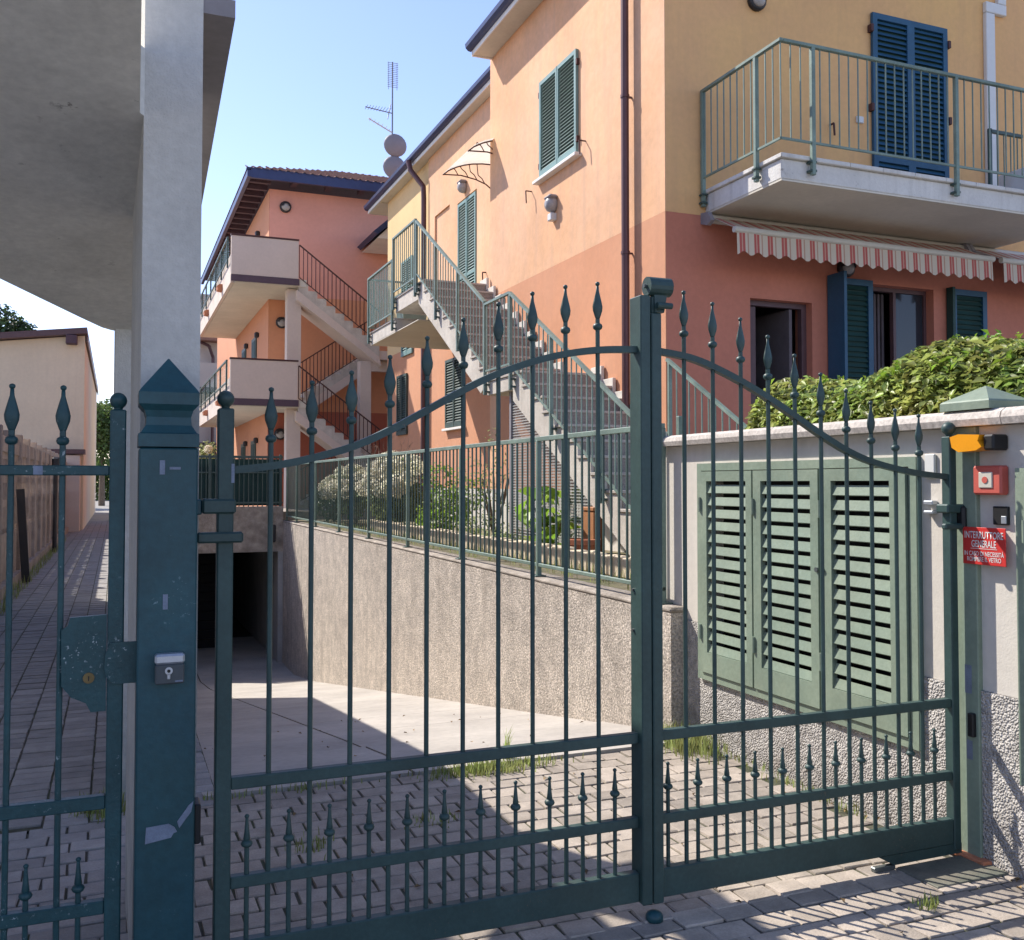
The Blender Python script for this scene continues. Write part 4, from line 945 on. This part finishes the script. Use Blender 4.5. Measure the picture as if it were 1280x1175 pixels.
# balconies, upper and lower
def far_balcony(z0):
    b_ = MB(); zf = z0
    MB().box(2.59, FX, 24.03, 33.6, zf-.02, zf+.155).build('balcony_slab', 'slab_under', F); MB().box(FX+.001, 4.3, 24.03, 25.99, zf-.02, zf+.155).build('balcony_slab', 'slab_under', F)
    MB().cbox(2.50, 4.10, 24.0, 24.12, zf+.16, zf+1.10, .006).build('parapet', 'cream', F); MB().box(2.49, 4.11, 23.985, 24.13, zf+1.101, zf+1.14).build('parapet_cap', 'iron_brown', F)
    MB().box(2.50, 4.12, 23.99, 24.02, zf, zf+.158).build('trim', 'violet_trim', F)
    MB().box(2.50, 2.58, 24.121, 33.6, zf-.02, zf+.66).build('side_parapet', 'cream', F)
    r_ = MB(); r_.bar((2.44, 24.2, zf+1.08), (2.44, 33.4, zf+1.08), .04, .04); r_.bar((2.44, 24.2, zf+.55), (2.44, 33.4, zf+.55), .03, .03)
    for k in range(7): r_.cbox(2.42, 2.46, 24.25+k*1.5, 24.29+k*1.5, zf+.35, zf+1.1, .003)
    ro_ = r_.build('balcony_rail', 'rail_dark', F); MB().box(2.47, 2.475, 24.25, 33.3, zf+.57, zf+1.06).build('rail_panel', 'green_panel', ro_)
    for k in (0, 1): MB().prism([(2.50, zf+.13), (2.38, zf+.15), (2.36, zf+.24), (2.42, zf+.29), (2.50, zf+.29)], 'Y', 26+k*4, 26.35+k*4).build('spout', 'terracotta', F)
far_balcony(6.44); far_balcony(3.46)
for x0, x1, z1 in ((3.88, 4.22, 6.40), (5.72, 6.00, 4.7)):
    MB().box(x0, x1, 24.3, 24.65, .4, z1).build('column', 'cream', F)
MB().box(6.002, 8, 24.32, 24.5, 4.45, 4.72).build('beam', 'cream', F); MB().box(6.15, 7.6, 24.09, 25.9, 4.73, 4.95).build('mid_landing', 'cream', F); MB().box(6.15, 7.6, 24.09, 25.9, 1.83, 1.98).build('mid_landing', 'cream', F)
def far_flight(xa, za, xb, zb, y0, y1, n):
    prof = []; dx, dz = (xb-xa)/n, (zb-za)/n
    for k in range(n): prof += [(xa+k*dx, za+k*dz), (xa+(k+1)*dx, za+k*dz)] if dz < 0 else [(xa+k*dx, za+(k+1)*dz), (xa+(k+1)*dx, za+(k+1)*dz)]
    prof += [(xb, zb), (xb, zb-.30), (xa, za-.30)]
    MB().prism(prof, 'Y', y0, y1).build('stair_flight', 'stair_side', F)
    MB().prism([(xa-.05, za-.16), (xb, zb-.20), (xb+.05, zb-.42), (xa-.05, za-.40)], 'Y', y0-.012, y1+.003).build('flight_beam', 'cream', F)
    h_ = MB(); h_.bar((xa, y0-.02, za+.95), (xb, y0-.02, zb+.95), .035, .03); h_.bar((xa, y0-.02, za+.15), (xb, y0-.02, zb+.15), .02, .02)
    o = h_.build('stair_rail', 'iron_brown', F); m_ = 20
    for k in range(m_+1):
        t_ = k/m_; x = xa+(xb-xa)*t_; z = za+(zb-za)*t_; MB().box(x-.009, x+.009, y0-.03, y0-.012, z+.15, z+.94).build('baluster', 'iron_brown', o)
far_flight(4.12, 6.50, 6.15, 4.98, 24.05, 25.0, 9); far_flight(4.12, 3.52, 6.15, 2.0, 24.05, 25.0, 9)
far_flight(6.1, 4.9, 4.2, 3.62, 25.05, 25.95, 8); far_flight(6.1, 1.95, 4.2, .9, 25.05, 25.95, 8)
for z in (8.3, 5.45, 2.5):
    for y, nm in ((28.2, 'window'), (30.6, 'window')):
        wn_ = MB().box(FX-.05, FX-.005, y, y+.9, z-1.2, z+.3).build('window', 'rail_dark', F); MB().box(FX-.06, FX-.051, y+.1, y+.8, z-1.1, z+.2).build('pane', 'louver_dark', wn_)
        MB().cbox(FX-.13, FX-.009, y-.45, y-.3, z+.2, z+.36, .03).build('side_lamp', 'lamp_body', F)
wall_lamp('round lamp on the salmon end wall under the eaves', (4.08, FY, 8.90), '-Y', 1.35); wall_lamp('round lamp on the orange wall beside the upper cream column', (4.0, FY, 5.82), '-Y', 1.35); wall_lamp('round lamp on the red wall beside the lower cream column', (3.98, FY, 2.88), '-Y', 1.35)
# small house behind it
h = thing('distant_house', 'distant pinkish house with small balcony seen past the far stairs', 'house', (4, 46, 0))
MB().box(2.6, 9, 47, 55, 0, 8.2).build('wall', 'cream', h); MB().prism([(2.0, 8.1), (9, 8.1), (9, 10.2), (3.4, 10.2)], 'Y', 46.2, 56).build('roof', 'tile', h); MB().box(2.3, 4.3, 45.6, 47, 5.9, 7.0).build('balcony', 'cream', h); MB().box(2.3, 4.35, 45.55, 47, 5.72, 5.89).build('balcony_slab', 'violet_trim', h)
MB().tube([(3.2, 46.6, 8.2), (3.9, 46.6, 7.9), (4.1, 46.8, 7.4), (4.1, 46.8, 3)], .07, 8).build('downpipe', 'pipe', h); MB().box(2.3, 6, 45.5, 47, 2.2, 3.4).build('lower_balcony', 'wood_dark', h)

# ------------------------------------------------------------------ aerial on the roof
A = thing('roof_aerial', 'television aerial mast with two round dishes on the roof', 'aerial', (6.45, 24, 8.4))
MB().cyl((6.45, 24, 8.3), (6.45, 24, 12.38), .022, .018, 8).build('mast', 'aerial', A)
for z, x in ((10.22, 6.52), (9.65, 6.5)):
    MB().lathe((x, 23.86, z), [(0, .02), (.02, .15), (.06, .25), (.10, .30), (.112, .30), (.07, .24), (.03, .14), (.012, .02)], 20, axis='Y').build('dish', 'dish', A, smooth=True)
    MB().cyl((x, 23.9, z), (6.45, 24, z), .02, .02, 6).build('dish_arm', 'aerial', A)
b = MB(); b.cyl((6.45, 24, 11.05), (5.72, 23.9, 11.08), .012, .012, 6)
for k in range(9): b.cyl((5.75+k*.075, 23.75, 11.08), (5.75+k*.075, 24.05, 11.08), .007, .007, 5)
b.cyl((6.3, 23.9, 10.85), (6.42, 24.05, 11.3), .012, .012, 5); b.build('yagi', 'aerial', A)
b = MB(); b.cyl((6.45, 24, 10.55), (5.80, 23.9, 10.8), .016, .016, 6)
for k in range(6): b.cyl((5.85+k*.1, 23.8, 10.78-k*.038), (5.85+k*.1, 24.0, 10.78-k*.038), .008, .008, 5)
b.build('yagi', 'white_plastic', A)
b = MB()
for k in range(14): b.cyl((6.31, 23.97, 11.72+k*.048), (6.59, 23.97, 11.72+k*.048), .006, .006, 5)
for x in (6.34, 6.45, 6.56): b.cyl((x, 23.97, 11.65), (x, 23.97, 12.36), .007, .007, 5)
b.build('panel_antenna', 'aerial', A)

# ------------------------------------------------------------------ vegetation
hd = thing('photinia_hedge', 'clipped yellow green hedge rising behind the beige wall coping', 'hedge', (4.2, 4, 1.25))
n = 30000; y = rng.uniform(2.2, 5.28, n); ph = rng.uniform(0, 1, n); th = rng.uniform(-1.7, 1.7, n)
top = 2.235+.05*np.sin(y*2.3)+.05*np.sin(y*5.1+1)
rr_ = rng.uniform(.82, 1.06, n)**.5
xx = 4.22+.55*np.sign(np.sin(th))*np.abs(np.sin(th))**.55*rr_; zz = 1.55+(top-1.55)*np.sign(np.cos(th))*np.abs(np.cos(th))**.5*rr_
end = np.clip((5.28-y)/.18, 0, 1)**.5; zz = 1.55+(zz-1.55)*(.55+.45*end); xx = 4.22+(xx-4.22)*(.6+.4*end)
outw = np.stack([xx-4.22, 0*y-.2, (zz-1.4)], 1); outw /= np.linalg.norm(outw, axis=1)[:, None]
leaves('leaves', np.stack([xx, y, zz], 1), .056, 'hedge_leaf', hd, .2, .48, outward=outw, jit=.55)
m_ = 300; sy = rng.uniform(2.2, 5.2, m_); sx_ = 4.22+rng.uniform(-.5, .5, m_); tz = 2.215+.05*np.sin(sy*2.3)+.05*np.sin(sy*5.1+1)-.5*np.abs(sx_-4.22)**2
pts_ = []; 
for a_, b_, c_ in zip(sx_, sy, tz):
    hgt = rng.uniform(.01, .085)
    for q in range(6): pts_.append((a_+rng.normal(0, .018), b_+rng.normal(0, .018), c_+hgt*q/5))
leaves('shoots', pts_, .048, 'bright_leaf', hd, .8, .4)
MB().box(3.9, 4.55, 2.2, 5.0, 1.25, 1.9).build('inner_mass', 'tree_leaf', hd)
def clump(n, c, r, shell=.45):
    d = rng.normal(size=(n, 3)); d /= np.linalg.norm(d, axis=1)[:, None]; rad = rng.uniform(shell, 1, n)**.6
    return np.array(c)+d*rad[:, None]*np.array(r), d
def shrub(name, label, c, r, n, size, m, flowers=0, asp=.5, stems=6):
    t = thing(name, label, 'shrub', (c[0], c[1], .8)); P = []; Q = []
    for k in range(9):
        cc = np.array(c)+rng.normal(size=3)*np.array(r)*.42; p_, d_ = clump(n//9, cc, np.array(r)*.55); P.append(p_); Q.append(d_)
    P = np.concatenate(P); Q = np.concatenate(Q); ok = P[:, 2] > .82
    leaves('leaves', P[ok], size, m, t, .4, asp, outward=Q[ok])
    b_ = MB()
    for k in range(stems):
        a = rng.uniform(0, 6.28); b_.cyl((c[0], c[1], .8), (c[0]+math.cos(a)*r[0]*.5, c[1]+math.sin(a)*r[1]*.5, c[2]+r[2]*.3), .014, .006, 5)
    b_.build('stems', 'bark', t)
    for k in range(flowers):
        d_ = rng.normal(size=3); d_[2] = abs(d_[2])*.8; d_[2] += .35; d_[0] -= 1.0; d_ /= np.linalg.norm(d_); q = np.array(c)+d_*np.array(r)*rng.uniform(.95, 1.12)
        if q[2] < 1: continue
        p_, dd = clump(110, q, (.14, .14, .12), .75); leaves('flower_head', p_, .06, 'petal', t, .1, .9, outward=dd)
    return t
shrub('hydrangea_bush', 'pale faded hydrangea bush behind the fence, nearest the far stairs', (4.3, 18.6, 1.32), (.5, 1.4, .5), 1800, .12, 'shrub_leaf', 52)
shrub('hydrangea_bush', 'tall hydrangea bush with cream heads in the middle of the garden bed', (4.3, 15.6, 1.42), (.45, 1.0, .55), 1800, .12, 'shrub_leaf', 44)
shrub('green_shrub', 'loose green shrub with fine leaves below the shuttered window', (4.35, 13.5, 1.25), (.45, .8, .48), 2000, .065, 'bright_leaf')
shrub('climbing_shrub', 'thin straggly shrub against the white plinth of the house', (4.9, 12.7, 1.45), (.4, .6, .7), 700, .045, 'shrub_leaf', 0, .5, 14)
shrub('blue_green_shrub', 'small blue green shrub at the far end of the fence', (4.2, 20.2, 1.2), (.5, .6, .5), 900, .09, 'tree_leaf')
shrub('low_garden_plants', 'low dusty ground plants along the stone edging', (4.3, 11.4, .9), (.4, 1.0, .22), 1200, .05, 'shrub_leaf')
# big leaf plant by the stairs
t = thing('broad_leaf_plant', 'bright green broad leaved plant at the foot of the stairs', 'plant', (4.3, 9.2, .8))
bl = []
for k in range(60):
    a = rng.uniform(0, 6.28); r_ = rng.uniform(.05, .42); z = .9+rng.uniform(0, .62); bl.append((4.25+math.cos(a)*r_*.8, 9.35+math.sin(a)*r_*1.3, z))
leaves('leaves', bl, .26, 'bright_leaf', t, .6, .55, fold=.12)
b = MB(); [b.cyl((4.25, 9.35, .8), p_, .008, .005, 5) for p_ in bl[::4]]; b.build('stems', 'bark', t)
def pot(label, c, s):
    t = thing('planter_pot', label, 'pot', (c[0], c[1], c[2]), 'terracotta pots'); MB().lathe(c, [(0, .11*s), (.17*s, .14*s), (.175*s, .155*s), (.22*s, .155*s), (.222*s, .13*s), (.19*s, .125*s)], 18).build('pot', 'terracotta', t, smooth=False); MB().cyl((c[0], c[1], c[2]+.19*s), (c[0], c[1], c[2]+.2*s), .125*s, .125*s, 14).build('soil', 'soil', t)
pot('terracotta trough pot beside the broad leaved plant under the stairs', (4.22, 8.55, .80), 1.15); pot('terracotta pot standing in front of the white plinth', (4.75, 11.2, .80), 1.0)
t = thing('wooden_planter', 'orange brown wooden box leaning under the lowest stairs', 'box', (4.42, 8.75, .8)); b = MB().cbox(4.34, 4.44, 8.55, 8.80, .8, 1.32, .01); b.build('box', 'tub', t); MB().cbox(4.33, 4.45, 8.54, 8.81, 1.322, 1.36, .006).build('lid', 'tub', t)
# bare shrub by the far stairs
t = thing('bare_shrub', 'bare twiggy shrub in front of the far stairs', 'shrub', (4.7, 17, .8)); b = MB()
def twig(p_, d_, l_, r_, dep):
    q = Vector(p_)+Vector(d_)*l_; b.cyl(p_, q, r_, r_*.65, 5)
    if dep: 
        for k in range(3): twig(q, (Vector(d_)+Vector(rng.normal(size=3))*.55).normalized(), l_*rng.uniform(.55, .8), r_*.62, dep-1)
for k in range(4): twig((4.7, 17.5, .8), Vector((rng.normal()*.3, rng.normal()*.5, 1)).normalized(), .62, .016, 4)
b.build('branches', 'twig', t)
# trees beyond
def tree(label, c, hgt, r, m, n, size, group='trees beyond the houses'):
    t = thing('broadleaf_tree', label, 'tree', (c[0], c[1], 0), group); tk = MB(); tk.cyl((c[0], c[1], 0), (c[0], c[1], hgt*.55), .028*hgt, .015*hgt, 8)
    P = []; Q = []
    for k in range(26):
        d_ = rng.normal(size=3); d_ /= np.linalg.norm(d_); cc = np.array([c[0], c[1], hgt-r[2]])+d_*np.array(r)*rng.uniform(.3, .78); p_, q_ = clump(n//26, cc, np.array(r)*.34); P.append(p_); Q.append(q_)
        tk.cyl((c[0], c[1], hgt*.45), tuple(cc), .008*hgt, .003*hgt, 5)
    tk.build('trunk', 'bark', t); leaves('crown', np.concatenate(P), size, m, t, .3, .7, outward=np.concatenate(Q)); return t
tree('dark round tree rising behind the cream house roof', (-7.6, 72, 0), 13.7, (3.2, 3.2, 3.6), 'tree_leaf', 9000, .30)
tree('light green tree at the end of the alley', (-.9, 74, 0), 8.0, (1.7, 2, 3.0), 'far_leaf', 6000, .22)
tree('wide olive tree further behind the alley end', (-1.5, 120, 0), 12, (4, 4, 4), 'far_leaf', 5000, .4)
P_ = np.stack([rng.uniform(-9, 9, 9000), rng.uniform(96, 102, 9000), rng.uniform(0, 1, 9000)**.8*6.2], 1); P_[:, 2] *= .75+.25*np.sin(P_[:, 0]*1.7)
leaves('far_wood', P_, .45, 'far_leaf')['kind'] = 'stuff'
shrub('far_garden_bush', 'yellow green bush beyond the garage railing', (3.6, 34, 1.8), (.5, .8, .9), 1500, .1, 'bright_leaf')
shrub('far_flowering_bush', 'pale flowering bush just right of the gate post far away', (2.9, 36, 2.3), (.5, .9, .7), 1500, .1, 'shrub_leaf', 10)
# weeds
def tuft(label, c, r, n, h_): 
    t = thing('weed_tuft', label, 'weeds', (c[0], c[1], 0), 'weeds in the paving'); P = [(c[0]+rng.normal()*r[0], c[1]+rng.normal()*r[1], -.005) for _ in range(n)]; blades('blades', P, h_, 'grass', t); return t
tuft('weed tuft at the foot of the thick gate post', (.30, 3.34, 0), (.035, .05), 70, .10)
tuft('patch of weeds where the ramp concrete meets the pavers', (1.95, 5.12, 0), (.17, .05), 700, .07)
tuft('taller weed stalk at the ramp edge behind the gate', (2.12, 5.3, 0), (.02, .02), 30, .2)
tuft('weeds growing in the corner below the retaining wall end', (3.22, 5.12, 0), (.08, .14), 600, .13)
tuft('weeds along the foot of the pebble-dash wall', (3.33, 4.2, 0), (.03, .35), 160, .06)
tuft('small weed by the green hinge cover plate', (2.86, 2.86, 0), (.03, .02), 40, .06)
tuft('small weed at the right foot of the picture', (3.33, 2.68, 0), (.03, .04), 40, .05)
tuft('weed in the shaded pavers inside the gate', (.80, 4.35, 0), (.06, .05), 60, .05)
tuft('weed in the shaded pavers behind the middle bars', (1.42, 4.45, 0), (.06, .04), 60, .05)
tuft('weeds at the foot of the alley pier', (-.04, 5.2, 0), (.06, .06), 160, .11)
tuft('dry tuft at the pedestrian gate bottom', (-.08, 3.5, 0), (.03, .03), 60, .05)
tuft('thin weeds along the left edge of the ramp joint', (.75, 5.17, 0), (.3, .02), 80, .06)
gp = np.stack([rng.uniform(3.55, 3.93, 900), rng.uniform(5.6, 18, 900), np.full(900, .80)], 1); o = blades('dry_grass', gp, .12, 'grass'); o['kind'] = 'stuff'

lv = np.stack([rng.uniform(.3, 3.4, 150), rng.uniform(2.3, 8.5, 150), np.zeros(150)], 1)
lv[:60, 0] = 3.40-np.abs(rng.normal(0, .06, 60)); lv[:60, 1] = rng.uniform(2.6, 5.4, 60)
lv[:, 2] = [rz(y_)+.012 if y_ > 5.2 else .008 for y_ in lv[:, 1]]
leaves('fallen_leaves', lv, .03, 'dry_leaf', None, 3.0, .5)['kind'] = 'stuff'
